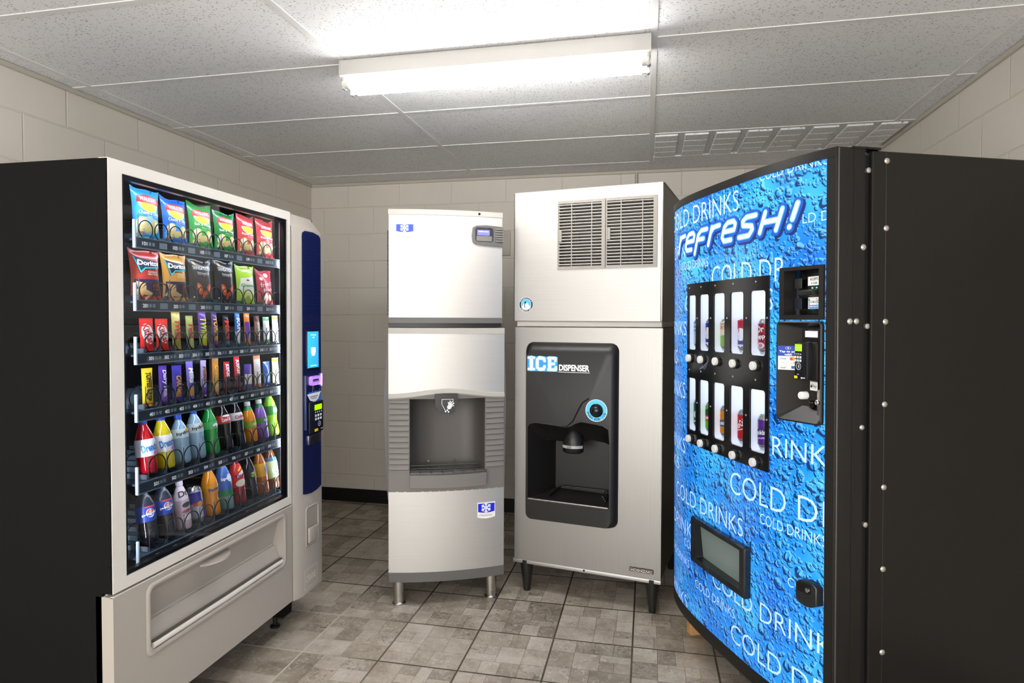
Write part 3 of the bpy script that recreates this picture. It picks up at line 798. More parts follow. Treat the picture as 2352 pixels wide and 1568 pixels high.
for k, (c, lb, nm, low, w, h) in enumerate(r1):
    bag(.238+.1315*k, ZT[0]+.0035, w, h, c, lb, 'round', nm, low, tilt=math.radians(-4+random.uniform(-2, 2)), turn=math.radians(random.uniform(-2.5, 2.5)))
r2 = [('#b93324', 'red and orange tortilla chip bag with a jagged logo, leftmost on the second shelf', 'corn', ('Doritos', 'CHILLI', 'HEATWAVE', 'LOTTO'), None, .127, .156),
      ('#e0a445', 'golden orange tortilla chip bag with a jagged logo, second on the second shelf', 'corn', ('Doritos', 'TANGY', 'CHEESE', 'LOTTO'), None, .127, .156),
      ('#15171a', 'black crisp bag with white writing and red chillies, beside the golden bag', 'dark', ('SENSATIONS', 'Thai Sweet Chilli'), None, .122, .150),
      ('#121417', 'black crisp bag with red chillies, the right one of the two black bags', 'dark', ('SENSATIONS', 'Thai Sweet Chilli'), None, .122, .156),
      ('#a5cf2b', 'lime green and white snack bag next to the black bags on the second shelf', 'puff', ('Quavers',), None, .120, .150),
      ('#b8333d', 'small red striped snack bag at the right end of the second shelf', 'fries', ('french', 'fries'), None, .112, .142)]
for k, (c, lb, kd, nm, low, w, h) in enumerate(r2):
    bag(.236+.1315*k, ZT[1]+.0035, w, h, c, lb, kd, nm, low, tilt=math.radians(-4+random.uniform(-2, 2)), turn=math.radians(random.uniform(-2.5, 2.5)))

def bar(row, k, w, h, base, text, tcol, label, band=None, bcol='#ffffff', th=.017, rot=-90, lean=0.0, hs=.62, dx=0.0, tz=.52, tl=.62, ends=None, ellipse=False):
    o, fm = pouch('snack_bar', w, h, th, mat(base, .28, coat=.3), 10, 24, .02, .07)
    o.location, o.rotation_euler = on_shelf(colx(row, k)+dx, .078, ZT[row]+.0065, math.radians(-3), 0)
    M = Matrix.Rotation(lean, 4, 'Y'); o.rotation_euler = (Matrix.Rotation(PI/2, 4, 'Z') @ M @ Matrix.Rotation(math.radians(-3), 4, 'X')).to_euler()
    tag(o, label, 'snack bar', 'snack bars on the third and fourth shelves')
    g = dict(du=w/8, dv=h/20)
    if ends:
        b = BM(); rect2(b, -.48*w, .48*w, .0*h+.001, .16*h); rect2(b, -.48*w, .48*w, .86*h, h-.001); lay('end_band', b, fm, mat(ends, .3), o, .0004, smooth=70, **g)
    if band:
        b = BM()
        if ellipse: poly2(b, ell(0, band[2]*h, .40*w, .33*h, ellipse if ellipse is not True else 0))
        else: poly2(b, [(band[0]*w, band[1]*h), (band[3]*w, band[1]*h), (band[4]*w, band[2]*h), (band[5]*w, band[2]*h)])
        lay('colour_band', b, fm, mat(bcol, .3), o, .0006, smooth=70, **g)
    b = BM()
    if text: text2(b, text, 0, tz*h, tl*h, hs*w, rot=rot, bold=.03, shear=.12)
    if text: lay('lettering', b, fm, mat(tcol, .35), o, .0012, smooth=70, **g)
    return o
B3 = lambda a, b: (-.48, a, b, .48, .48, -.48)
bar(2, 0, .057, .106, '#d8241f', 'KitKat', '#c81e22', 'wide red wafer bar at the left end of the third shelf', (0, 0, .52), '#f1eeea', hs=.5, tl=.62, rot=-68, th=.014, ellipse=22)
bar(2, 1, .055, .105, '#e03127', 'KitKat', '#c81e22', 'wide red wafer bar, second from left on the third shelf', (0, 0, .52), '#f1eeea', hs=.5, tl=.62, rot=-68, th=.014, ellipse=22)
bar(2, 2, .040, .128, '#b5a24a', 'TWIX', '#d01f2a', 'gold bar with red letters, tallest one right of the two wide red bars', B3(.72, .96), '#cdbf72', hs=.6, tl=.55)
bar(2, 3, .035, .116, '#a9b25c', 'TwiX', '#c8202b', 'olive gold bar with red letters, right of the tall gold bar', B3(.04, .3), '#c5d086', hs=.7, tl=.5)
bar(2, 4, .040, .132, '#5b2a91', 'TWIRL', '#e9ec35', 'purple bar with large yellow letters on the third shelf', B3(.05, .36), '#c9cf2e', hs=.8, tl=.62)
bar(2, 5, .030, .128, '#4a2273', 'YORKIE', '#f2b632', 'narrow dark purple bar with orange yellow letters on the third shelf', B3(.04, .2), '#8d3a8a', hs=.75, tl=.7)
bar(2, 6, .034, .120, '#151313', 'Mars', '#e23a2a', 'black bar with red script, seventh along the third shelf', B3(.04, .16), '#3f93a5', hs=.75, tl=.6, lean=0)
bar(2, 7, .030, .132, '#1f66b4', 'BOUNTY', '#ffffff', 'blue and white bar leaning right in the middle of the third shelf', B3(.05, .42), '#e6eef2', hs=.7, tl=.62, lean=.05)
bar(2, 8, .036, .130, '#d9822b', None, '#ffffff', 'orange bar with a purple middle band on the third shelf', B3(.2, .72), '#6a3a9c', hs=.7, tl=.5)
bar(2, 9, .036, .118, '#6b4433', 'Galaxy', '#f6ead6', 'brown bar with a cream middle, third from right on the third shelf', B3(.3, .8), '#9c7a66', hs=.6, tl=.5, ends='#5b3325')
bar(2, 10, .044, .114, '#dfe8dc', None, '#6f4aa0', 'white bar with green ends, second from right on the third shelf', B3(.3, .5), '#e8dff0', hs=.5, tl=.35, ends='#4fae5a')
bar(2, 11, .044, .120, '#e8e6dc', None, '#3f9a55', 'white bar with orange top, rightmost on the third shelf', B3(.86, .97), '#d98b3a', hs=.5, tl=.3)
bar(3, 0, .046, .124, '#e0c021', 'TOFFEE CRISP', '#2a2117', 'yellow bar with black letters at the left end of the fourth shelf', B3(.02, .08), '#c0392b', hs=.5, tl=.75, lean=.02)
bar(3, 1, .036, .128, '#55309a', 'Dairy Milk', '#f2edf8', 'purple bar with white letters, second on the fourth shelf', B3(.05, .32), '#8e5cc8', hs=.6, tl=.72, lean=.04)
bar(3, 2, .046, .124, '#3f35a0', 'CARAMEL', '#f0a81e', 'blue violet bar with orange letters and a round sun, third on the fourth shelf', None, hs=.5, tl=.62, tz=.40, lean=.03)
bar(3, 3, .034, .134, '#7d68c4', 'Milka', '#ffffff', 'lavender bar with an orange picture near its foot on the fourth shelf', B3(.08, .32), '#e0aa66', hs=.65, tl=.4, tz=.62)
bar(3, 4, .030, .134, '#b7a9dc', 'Milka', '#8a5a2e', 'pale lavender bar leaning beside the lavender one on the fourth shelf', B3(.05, .26), '#7a4bb0', hs=.65, tl=.4, tz=.62, lean=.05)
bar(3, 5, .034, .138, '#d98a1c', 'Crunchie', '#f7d54a', 'orange bar with a frilled gold top, sixth on the fourth shelf', B3(.06, .28), '#f1c27a', hs=.6, tl=.55, lean=.05, ends='#b5792c')
bar(3, 6, .034, .120, '#cf1d24', 'KitKat', '#ffffff', 'shorter red chunky bar with a dark foot, left of the taller red one', B3(.05, .5), '#3a1418', hs=.6, tl=.4, tz=.72, lean=.04)
bar(3, 7, .034, .136, '#d8222a', 'KitKat', '#ffffff', 'taller red chunky bar with a dark foot on the fourth shelf', B3(.05, .46), '#4a161c', hs=.6, tl=.4, tz=.7)
bar(3, 8, .048, .102, '#4a2a94', None, '#ffffff', 'short purple pouch right of the red bars on the fourth shelf', B3(.2, .6), '#e6dcc8', hs=.4, tl=.6, rot=-75, lean=.05)
bar(3, 9, .046, .134, '#d88752', 'Aero', '#ffffff', 'orange and cream bar with a red script band, third from right on the fourth shelf', B3(.12, .88), '#efe3d2', hs=.6, tl=.5)
bar(3, 10, .046, .104, '#2f63c0', None, '#ffffff', 'short blue bar, second from right on the fourth shelf', B3(.15, .5), '#7fb2e8', hs=.5, tl=.4, tz=.7)
bar(3, 11, .048, .116, '#e6e3a8', None, '#3a3a30', 'pale yellow and white bar, rightmost on the fourth shelf', B3(.86, .97), '#e3df2e', hs=.5, tl=.5)
for spec in ((3, 11),): pass

def bottle_parts(o, H, R, cap, capH, neckR, labels, fmats, text=None, tcol='#ffffff', body_prof=None):
    pass
LIQ = {}
def liquid(hexc, dark=False):
    return mat(hexc, .08, coat=.5, ior=1.4) if not dark else mat(hexc, .06, coat=.6)
def bottle(row, k, label, liq, cap, lab=None, text=None, tcol='#ffffff', lz=(.42, .68), H=.186, R=.0285, shape=0, extra=None, glassy=False, lean=7, cat='bottle', sleeve=None, side=0, capneck=None, tw=.85, th=.45):
    P = {0: [(.55, 0), (.80, .012), (.96, .05), (1, .10), (1, .30), (.93, .36), (.97, .42), (.97, .62), (.90, .69), (.62, .80), (.40, .86), (.36, .90), (.36, .905)],
         1: [(.55, 0), (.84, .015), (.98, .06), (1, .12), (.95, .24), (.84, .34), (.93, .46), (.97, .56), (.93, .64), (.72, .75), (.44, .85), (.38, .90), (.38, .905)],
         2: [(.60, 0), (.88, .015), (1, .05), (1, .25), (1, .55), (.90, .66), (.66, .78), (.44, .86), (.40, .90), (.40, .905)]}[shape]
    seg = 30; bm = BM(); prof = [(r*R, z*H) for r, z in P]; rings = []
    for r, z in prof:
        ring = []
        for q in range(seg):
            a = 2*PI*q/seg; rr = r*(1+.06*math.cos(5*a)*max(0, 1-z/(.13*H)))
            ring.append(bm.verts.new((rr*math.cos(a), rr*math.sin(a), z)))
        rings.append(ring)
    for A, B in zip(rings, rings[1:]):
        for q in range(seg): bm.faces.new((A[q], A[(q+1) % seg], B[(q+1) % seg], B[q]))
    bm.faces.new(rings[0][::-1]); bm.faces.new(rings[-1])
    m = mat(liq, .06, coat=.6) if not glassy else mat(liq, .03, trans=.85, ior=1.33)
    o = obj('drink_bottle', bm, m, None, smooth=60)
    loc, _ = on_shelf(colx(row, k), .064+R, ZT[row]+.009)
    o.location = loc
    o.rotation_euler = (Matrix.Rotation(PI/2+side, 4, 'Z') @ Matrix.Rotation(math.radians(-lean), 4, 'X')).to_euler()
    tag(o, label, cat, 'drink bottles on the two lowest shelves')
    def rad(z):
        for (r0, z0), (r1_, z1) in zip(prof, prof[1:]):
            if z0 <= z <= z1: return r0+(r1_-r0)*(z-z0)/max(1e-6, z1-z0)
        return prof[-1][0]
    def shell(name, z0, z1, hexc, off=.0007, nz=10, rough=.35):
        b = BM(); lathe(b, [(rad(z0+(z1-z0)*i/nz)+off, z0+(z1-z0)*i/nz) for i in range(nz+1)], 30, cap=False); return obj(name, b, mat(hexc, rough, coat=.2), o, smooth=70)
    ch = .095*H
    b = BM(); cr = prof[-1][0]*1.16
    lathe(b, [(cr*.98, .885*H), (cr, .89*H), (cr, .885*H+ch), (cr*.9, .89*H+ch), (.001, .892*H+ch)], 24); obj('cap', b, mat(cap, .4), o, smooth=40)
    if sleeve: shell('sleeve', sleeve[0]*H, sleeve[1]*H, sleeve[2], .0005, 16)
    if lab: shell('label', lz[0]*H, lz[1]*H, lab)
    def cm(a, z, hh): r = rad(z)+hh; t = a/R; return (r*math.sin(t), -r*math.cos(t), z)
    if extra:
        for (hexc, a0, z0, rx, rz, rot) in extra:
            b = BM(); poly2(b, ell(a0*R, z0*H, rx*R, rz*H, rot)); lay('label_mark', b, cm, mat(hexc, .35), o, .0011, R/6, H/30, smooth=70)
    if text:
        b = BM(); text2(b, text, -.35*R, (lz[0]+lz[1])/2*H, tw*2*R, (lz[1]-lz[0])*H*th, bold=.03, rot=8); lay('lettering', b, cm, mat(tcol, .35), o, .0015, R/6, H/30, smooth=70)
    return o
bottle(4, 0, 'red squash bottle with white label, leftmost on the fifth shelf', '#a80f18', '#1f3fa8', '#e9e6ea', 'Drench', '#2d7fc4', (.32, .62), extra=[('#cf7fd0', .5, .36, .5, .05, 0)], R=.030, shape=2)
bottle(4, 1, 'yellow squash bottle with white label and blue cap on the fifth shelf', '#d9c410', '#2446b8', '#eceae6', 'Drench', '#2d7fc4', (.32, .62), extra=[('#cf7fd0', .5, .36, .5, .05, 0)], R=.030, shape=2)
bottle(4, 2, 'clear water bottle with blue cap, left one of the two waters on the fifth shelf', '#8fb0c2', '#2a55c4', '#cfe0dc', 'hydro', '#1c2733', (.52, .70), H=.176, extra=[('#f09a2e', .3, .67, .4, .03, 0)], glassy=False)
bottle(4, 3, 'taller clear water bottle with blue cap, right one of the two waters', '#97b8c8', '#2a55c4', '#d6e4de', 'hydro', '#1c2733', (.52, .70), extra=[('#f09a2e', .3, .67, .4, .03, 0)], glassy=False)
bottle(4, 4, 'bright green bottle with green cap in the middle of the fifth shelf', '#189a3a', '#1fa544', '#46b55f', None, '#ffffff', (.50, .64), H=.192, shape=1, extra=[('#e9f2e9', .0, .57, .5, .035, 0), ('#d43a3a', -.1, .545, .14, .012, 0)])
bottle(4, 5, 'cola bottle with red label and orange white cap on the fifth shelf', '#160d0c', '#e2725b', '#c9342e', 'Coca-Cola', '#ffffff', (.54, .70), H=.194, shape=1, extra=[('#f0ece6', -.2, .69, .8, .02, 0)], tw=.7)
bottle(4, 6, 'dark cola bottle with white label and pale cap on the fifth shelf', '#121012', '#d8dcd8', '#dcd9d4', 'Coke', '#b8403a', (.54, .70), H=.194, shape=1, tw=.7)
bottle(4, 7, 'orange juice bottle with green and white cap on the fifth shelf', '#ee8f12', '#e2e6dc', '#8fae3c', None, '#ffffff', (.36, .52), H=.172, R=.0265, shape=2, sleeve=(.78, .88, '#2c8f4a'), extra=[('#f6e27a', 0, .44, .5, .04, 0)])
bottle(4, 8, 'purple juice bottle with green and white cap on the fifth shelf', '#8a5cb8', '#e2e6dc', '#4f8f4a', None, '#ffffff', (.40, .54), H=.172, R=.0265, shape=2, sleeve=(.78, .88, '#2c7f4a'), extra=[('#c9b2e8', 0, .47, .5, .04, 0)])
bottle(4, 9, 'lime green bottle at the right end of the fifth shelf', '#8fd023', '#86cc28', '#2f7a2c', None, '#ffffff', (.46, .66), H=.200, R=.0285, shape=1, sleeve=(.70, .90, '#8ccf2a'), extra=[('#dfe8d0', 0, .56, .5, .06, 0), ('#d0455a', 0, .56, .2, .03, 0)])
for k, lb in ((0, 'dark cola bottle with blue label, leftmost on the lowest shelf'), (1, 'dark cola bottle with blue label, second from left on the lowest shelf')):
    bottle(5, k, lb, '#110d10', '#2a55c4', '#1d3f9a', 'pepsi', '#ffffff', (.40, .66), H=.196, R=.030, shape=0, extra=[('#e8eef5', -.3, .54, .46, .075, 20), ('#d8402c', -.32, .565, .36, .04, 20), ('#2a55c4', -.30, .515, .36, .03, 20), ('#c23a48', -.2, .645, .75, .014, 0)], sleeve=(.66, .88, '#16202e'), th=.18)
bottle(5, 2, 'pink and white bottle with dark squiggles, third on the lowest shelf', '#d5bfc6', '#d8ccd0', '#e2d3d6', 'Dr', '#3a2a30', (.60, .86), H=.176, R=.0255, shape=2, sleeve=(.02, .60, '#cfb4bd'), extra=[('#2f3f3a', -.2, .50, .6, .05, 10), ('#b04f5c', -.2, .38, .7, .03, 10), ('#f0e6e6', -.2, .25, .7, .06, 0)])
# slim can
def can_obj(name, R, H, hexc, label, cat, group, deco, loc, rot):
    bm = BM(); lathe(bm, [(.72*R, 0), (.80*R, .004), (.98*R, .016), (R, .022), (R, H-.016), (.94*R, H-.008), (.80*R, H-.001), (.80*R, H), (.74*R, H), (.72*R, H-.004)], 28)
    o = obj(name, bm, mat('#c4c6c9', .25, .9), None, smooth=50); o.location, o.rotation_euler = loc, rot
    tag(o, label, cat, group)
    b = BM(); lathe(b, [(R+.0004, .020), (R+.0004, H-.015)], 28, cap=False); obj('printed_wrap', b, mat(hexc, .25, .25, coat=.3), o, smooth=70)
    b = BM(); tube(b, [(-.006, 0, H-.002), (.002, 0, H+.0015), (.010, 0, H)], .003, 6); obj('ring_pull', b, CHROME, o, smooth=60)
    def cm(a, z, hh): t = a/R; return ((R+hh)*math.sin(t), -(R+hh)*math.cos(t), z)
    for d in deco:
        b = BM()
        if d[0] == 'e': poly2(b, ell(d[2]*R, d[3]*H, d[4]*R, d[5]*H, d[6] if len(d) > 6 else 0))
        elif d[0] == 'p': poly2(b, [(x*R, z*H) for x, z in d[2]])
        elif d[0] == 't': text2(b, d[2], d[3]*R, d[4]*H, d[5]*R, d[6]*H, rot=d[7] if len(d) > 7 else 0, bold=.03)
        lay('lettering' if d[0] == 't' else 'can_print', b, cm, mat(d[1], .3), o, d[-1] if isinstance(d[-1], float) and d[-1] < .01 else .0009, R/6, None, smooth=70)
    return o
loc, _ = on_shelf(colx(5, 3), .092, ZT[5]+.009)
can_obj('drink_can', .0245, .130, '#b9bcc4', 'slim blue and silver can lying back, fourth on the lowest shelf', 'drink can', None,
        [('p', '#2c2a86', [(-3.1, .55), (0, .55), (0, .86), (-3.1, .86)]), ('p', '#2c2a86', [(0, .14), (3.1, .14), (3.1, .5), (0, .5)]), ('e', '#d9a21f', -.3, .53, .35, .07), ('t', '#c8202c', 'Bull', -.4, .52, 1.6, .10)],
        loc, (Matrix.Rotation(PI/2, 4, 'Z') @ Matrix.Rotation(math.radians(-10), 4, 'X')).to_euler())
bottle(5, 4, 'orange soda bottle with orange cap in the middle of the lowest shelf', '#e08a12', '#ee8a1e', '#e39a22', 'Fanta', '#3a3f8f', (.44, .58), H=.200, R=.0305, shape=1, tw=.7)
bottle(5, 5, 'clear lemonade bottle with blue sleeve and blue cap on the lowest shelf', '#7fa59a', '#2a5fc0', '#3f66b0', 'Sprite', '#ffffff', (.40, .84), H=.200, R=.0295, shape=2, sleeve=(.28, .40, '#2a8a4a'), extra=[('#dfe9f0', .1, .62, .5, .08, 30), ('#d9d23a', .3, .52, .25, .03, 0)], th=.16)
bottle(5, 6, 'red soda bottle with red cap and swirled label on the lowest shelf', '#a0141a', '#d8281f', '#d8281f', 'Tizer', '#2c2a6a', (.36, .82), H=.198, R=.0285, shape=2, extra=[('#f3e8c8', -.2, .62, .7, .035, 35), ('#f0c63a', -.2, .72, .5, .02, 35), ('#f3e8c8', -.3, .44, .8, .07, 10)], th=.12)
bottle(5, 7, 'almost black bottle with a small green label on the lowest shelf', '#0c0c0d', '#6f7a34', '#141513', None, '#ffffff', (.44, .64), H=.194, R=.0285, shape=2, extra=[('#8aa03a', -.2, .5, .45, .04, 0), ('#c23a6a', -.1, .58, .2, .02, 0), ('#d8d8c8', -.3, .555, .3, .014, 0)])
bottle(5, 8, 'amber soda bottle with blue and yellow label, second from right on the lowest shelf', '#b5601a', '#2c56b8', '#e3a52c', None, '#f4f0e0', (.38, .66), H=.198, R=.0285, shape=2, extra=[('#3a3f8f', .25, .52, .5, .12, 0)], th=.2)
bottle(5, 9, 'brown soda bottle with pale green label and white cap, rightmost on the lowest shelf', '#6a3a1c', '#dfe3e0', '#a9c48c', None, '#ffffff', (.26, .62), H=.200, R=.0295, shape=2, sleeve=(.58, .70, '#3f6a8a'), extra=[('#e2ecd2', -.2, .42, .6, .1, 0), ('#3f6a3f', -.2, .42, .25, .06, 20)])

# ------------------------------------------------------------------ ice maker on its dispenser, second from left
I_ROT = math.radians(22.74)
def bow(u, w=.565, s=.030): t = min(1, max(0, u/w)); return s*(1-(2*t-1)**2)
def bowf(off=0.0, s=.030): return lambda a, b, h: (a, -bow(a, .565, s)-h-off, b)
IW = .565
im = empty('ice_dispenser', (-1.215, 2.85, 0), (0, 0, I_ROT))
tag(im, 'lower half of the shorter ice machine, steel cabinet with grey dispensing niche and wire tray', 'ice dispenser')
def bow_slab(x0, x1, z0, z1, back, m, name, par, front=0.0, n=14, s=.030):
    """solid with a bowed front"""
    bm = BM(); pts = [(x0+(x1-x0)*i/n, -bow(x0+(x1-x0)*i/n, IW, s)-front) for i in range(n+1)]+[(x1, back), (x0, back)]
    prism(bm, pts, z0, z1, 'xy'); return obj(name, bm, m, par, smooth=30)
DEP = .70
bm = box(BM(), 0, IW, .045, DEP, .165, 1.350, .004); 
bm = BM()
for a, b, c, d in ((0, .012, .03, DEP), (IW-.012, IW, .03, DEP)): box(bm, a, b, c, d, .16, 1.35, .003, 1)
box(bm, .012, IW-.012, DEP-.012, DEP, .16, 1.35); box(bm, .012, IW-.012, .03, DEP-.012, 1.335, 1.35)
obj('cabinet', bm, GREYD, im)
# bulging side trim, seen in silhouette at left
for sx in (-1, 1):
    bm = BM(); xs = 0 if sx < 0 else IW
    pts = [(xs+sx*.004, 1.345), (xs+sx*.010, 1.20), (xs+sx*.022, 1.02), (xs+sx*.020, .90), (xs+sx*.010, .62), (xs+sx*.003, .52), (xs-sx*.004, .52), (xs-sx*.004, 1.345)]
    if sx > 0: pts = [(xs+.002+(p[0]-xs)*.35, p[1]) for p in pts]
    prism(bm, pts, .008, .12, 'xz'); obj('side_trim', bm, GREYD, im, smooth=40)
bow_slab(0, IW, .165, .560, .03, STEEL, 'lower_panel', im)
bow_slab(0.002, IW, .120, .166, .04, GREYD, 'base_trim', im, .004)
# grey dispensing front with a niche
NX0, NX1, NZ0, NZ1 = .100, .466, .650, 1.008
bm = BM(); plate(bm, 0, IW, .558, 1.05, [(NX0, NX1, NZ0, NZ1)], bowf(), 0.0, -.03, du=.03)
gp = obj('dispensing_front', bm, GREYP, im, smooth=30)
for side, (a, b) in (('l', (.004, NX0-.004)), ('r', (NX1+.004, IW-.003))):
    for i in range(13):
        z = .664+i*.0268
        if z > 1.0: break
        bm = BM(); n = 6
        rowz = [(z, .0), (z+.004, .006), (z+.022, .0015), (z+.0255, .0)]
        R = [[bm.verts.new((a+(b-a)*q/n, -bow(a+(b-a)*q/n)-h-.0005, zz)) for q in range(n+1)] for zz, h in rowz]
        for P, Q in zip(R, R[1:]):
            for q in range(n): bm.faces.new((P[q], P[q+1], Q[q+1], Q[q]))
        obj('louvre', bm, GREYP, gp, smooth=30)
bm = BM(); N = 10
arc = [(NX0, -.012), (NX0+.004, .06), (NX0+.02, .12), (NX0+.06, .150), (NX0+.14, .16), (NX1-.10, .16), (NX1-.04, .150), (NX1-.014, .12), (NX1-.003, .06), (NX1, -.012)]
A = [bm.verts.new((x, y, NZ0-.03)) for x, y in arc]; B_ = [bm.verts.new((x, y, NZ1+.012)) for x, y in arc]
for i in range(len(arc)-1): bm.faces.new((A[i], A[i+1], B_[i+1], B_[i]))
bm.faces.new(B_); bm.faces.new(A[::-1])
obj('niche', bm, m_speckle('niche_grey', '#4d4945', '#57534e', .45), gp, smooth=50)
# arched trim and upper steel panel
N = 24
def arch(u): 
    t = (u-.282)/.20; return .027*math.exp(-t*t*1.35)
bm = BM(); up = []; dn = []
for i in range(N+1):
    u = IW*i/N; y = -bow(u); 
    up.append(u); 
F = [[bm.verts.new((u, -bow(u)-h, z)) for u in up] for h, z in ((.0, 1.349), (.0, 1.20))]+[[bm.verts.new((u, -bow(u)-.0005, 1.030+arch(u))) for u in up], [bm.verts.new((u, .0, 1.030+arch(u))) for u in up]]
for P, Q in zip(F, F[1:]):
    for i in range(N): bm.faces.new((P[i], P[i+1], Q[i+1], Q[i]))
bm.faces.new([F[0][0], F[1][0], F[2][0], F[3][0]]); bm.faces.new([F[0][-1], F[3][-1], F[2][-1], F[1][-1]])
obj('upper_panel', bm, STEEL, im, smooth=30)
bm = BM()
F = [[bm.verts.new((u, -bow(u)-h, z+arch(u))) for u in up] for h, z in ((.001, 1.0305), (.010, 1.026), (.012, 1.010), (.006, 1.003), (-.02, 1.003))]
for P, Q in zip(F, F[1:]):
    for i in range(N): bm.faces.new((P[i], P[i+1], Q[i+1], Q[i]))
obj('arched_trim', bm, GREYT, im, smooth=40)
bow_slab(0, IW, 1.322, 1.350, .03, GREYT, 'top_trim', im, .002)
# nozzle with hand mark
bm = BM(); prism(bm, [(.218, 1.035), (.328, 1.035), (.328, .985), (.314, .945), (.300, .936), (.244, .936), (.232, .945), (.218, .985)], -.055, .03, 'xz')
bmesh.ops.bevel(bm, geom=bm.edges[:], offset=.004, segments=2, affect='EDGES')
nz = obj('ice_nozzle', bm, mat('#17191d', .2), im, smooth=40)
bm = BM(); f = lambda a, b, h: (a, -.0555-h, b)
for q in ([(.252, 1.008), (.306, 1.008)], [(.252, 1.008), (.252, .985)], [(.252, .985), (.270, .952)], [(.306, 1.008), (.306, .985)]): stroke2(bm, q, .0016)
poly2(bm, ell(.288, .972, .010, .012, -30)); 
for a in (-50, -25, 0, 22, 45):
    r = math.radians(a+90-30+0); L_ = .026 if abs(a) < 40 else .020
    stroke2(bm, [(.288+.008*math.cos(r), .974+.008*math.sin(r)), (.288+L_*math.cos(r), .974+L_*math.sin(r))], .0045)
for q in ((.270, .950), (.278, .956), (.284, .948)): poly2(bm, [(q[0]-.004, q[1]), (q[0], q[1]-.005), (q[0]+.004, q[1]), (q[0], q[1]+.005)])
lay('hand_mark', bm, f, mat('#f2f4f6', .4), nz, .0006)
# drip tray with wire rack
bm = BM(); n = 12; x0, x1 = .101, .470
pts = [(x0+(x1-x0)*i/n, -.045-.022*(1-(2*i/n-1)**2)) for i in range(n+1)]
prism(bm, pts+[(x1, .0), (x0, .0)], .584, .646, 'xy'); tr = obj('drip_tray', bm, GREYP, im, smooth=35)
bm = BM(); fr = pts
tube(bm, [(x, y+.004, .652) for x, y in fr]+[(x1-.004, .09, .660), (x0+.004, .09, .660), (x0, fr[0][1]+.004, .652)], .0024, 6)
for i in range(1, 7):
    x = x0+(x1-x0)*i/7; y = -.041-.022*(1-(2*i/7-1)**2); tube(bm, [(x, y, .652), (x-.012, .09, .660)], .0018, 6)
for k in (.33, .66): tube(bm, [(x0+.003, -.04+.13*k, .655), (x0+.12, -.05+.13*k, .655), (x1-.12, -.05+.13*k, .655), (x1-.003, -.04+.13*k, .655)], .0018, 6)
obj('wire_rack', bm, mat('#55555a', .3, .8), tr, smooth=60)
for x in (.20, .33): obj('screw', lathe(BM(), [(.006, .150), (.006, .156), (.003, .1565)], 12, (x, 0, .668), 'y'), CHROME, gp, smooth=40)
def snow_badge(par, cx, cz, w, h, y, bg, surf):
    pts = [(cx-w/2, cz+h/2), (cx+w/2, cz+h/2), (cx+w/2, cz-h*.42), (cx+w*.25, cz-h*.49), (cx, cz-h*.52), (cx-w*.25, cz-h*.49), (cx-w/2, cz-h*.42)]
    bm = BM(); A = [bm.verts.new(surf(p[0], p[1], .004)) for p in pts]; B_ = [bm.verts.new(surf(p[0], p[1], 0)) for p in pts]
    bm.faces.new(A)
    for i in range(len(pts)): bm.faces.new((A[i], A[(i+1) % len(pts)], B_[(i+1) % len(pts)], B_[i]))
    bd = obj('badge', bm, mat('#e4e2de', .3), par)
    bm = BM(); poly2(bm, [(cx-w*.46, cz+h*.44), (cx+w*.46, cz+h*.44), (cx+w*.46, cz-h*.08), (cx+w*.25, cz-h*.13), (cx, cz-h*.15), (cx-w*.25, cz-h*.13), (cx-w*.46, cz-h*.08)])
    lay('badge_field', bm, surf, mat(bg, .3), bd, .0045)
    bm = BM(); s = h*.30; c = (cx-w*.02, cz+h*.17)
    for k in range(6):
        a = math.radians(60*k+30); d = (math.cos(a), math.sin(a)); 
        stroke2(bm, [c, (c[0]+d[0]*s, c[1]+d[1]*s)], h*.09)
        for q in (-38, 38):
            b = a+math.radians(q); e = (c[0]+d[0]*s*.5, c[1]+d[1]*s*.5); stroke2(bm, [e, (e[0]+math.cos(b)*s*.45, e[1]+math.sin(b)*s*.45)], h*.065)
    lay('snowflake', bm, surf, mat('#d9deee', .4), bd, .0052)
    bm = BM(); text2(bm, 'Manitowoc', cx, cz-h*.30, w*.66, h*.12); stroke2(bm, [(cx-w*.42, cz-h*.26), (cx-w*.37, cz-h*.30), (cx-w*.42, cz-h*.34)], h*.02); lay('badge_writing', bm, surf, mat('#8d8a86', .4), bd, .0048)
snow_badge(im, .474, .452, .090, .078, 0, '#1420c8', bowf())
for x, y in ((.050, .035), (.505, .035), (.05, DEP-.06), (.505, DEP-.06)):
    obj('leg', lathe(BM(), [(.032, 0), (.033, .004), (.030, .010), (.0265, .012), (.0265, .075), (.029, .076), (.029, .122)], 24, (x, y, 0)), m_steel('leg_steel', '#a9a49e', '#cfcac4', .25), im, smooth=40)
# ice maker head
ih = empty('ice_maker', (-1.215, 2.85, 1.352), (0, 0, I_ROT))
tag(ih, 'steel fronted ice maker head with small blue display, sitting on the grey dispenser', 'ice maker')
HW = .552
def up_(z): return z-1.352
bm = BM(); box(bm, 0.0, HW, .03, .62, up_(1.360), up_(1.905), .004); obj('cabinet', bm, GREYD, ih)
bow_slab(0.002, HW, up_(1.399), up_(1.893), .03, STEEL, 'front_panel', ih)
bow_slab(0.0, HW+.002, up_(1.891), up_(1.916), .04, GREYT, 'top_trim', ih, .003)
bow_slab(0.0, HW+.002, up_(1.3735), up_(1.400), .04, GREYD, 'bottom_trim', ih, .001)
bow_slab(0.004, HW-.003, up_(1.3525), up_(1.3735), .05, BLKP, 'seam_gasket', ih, -.004)
bm = BM(); lathe(bm, [(.006, -bow(.435)-.0045), (.006, -bow(.435))], 14, (.435, 0, up_(1.903)), 'y'); obj('lock_hole', bm, BLKG, ih)
bm = BM()
for i in range(22): box(bm, -.004, .002, .06, .5, .06+i*.019, .072+i*.019)
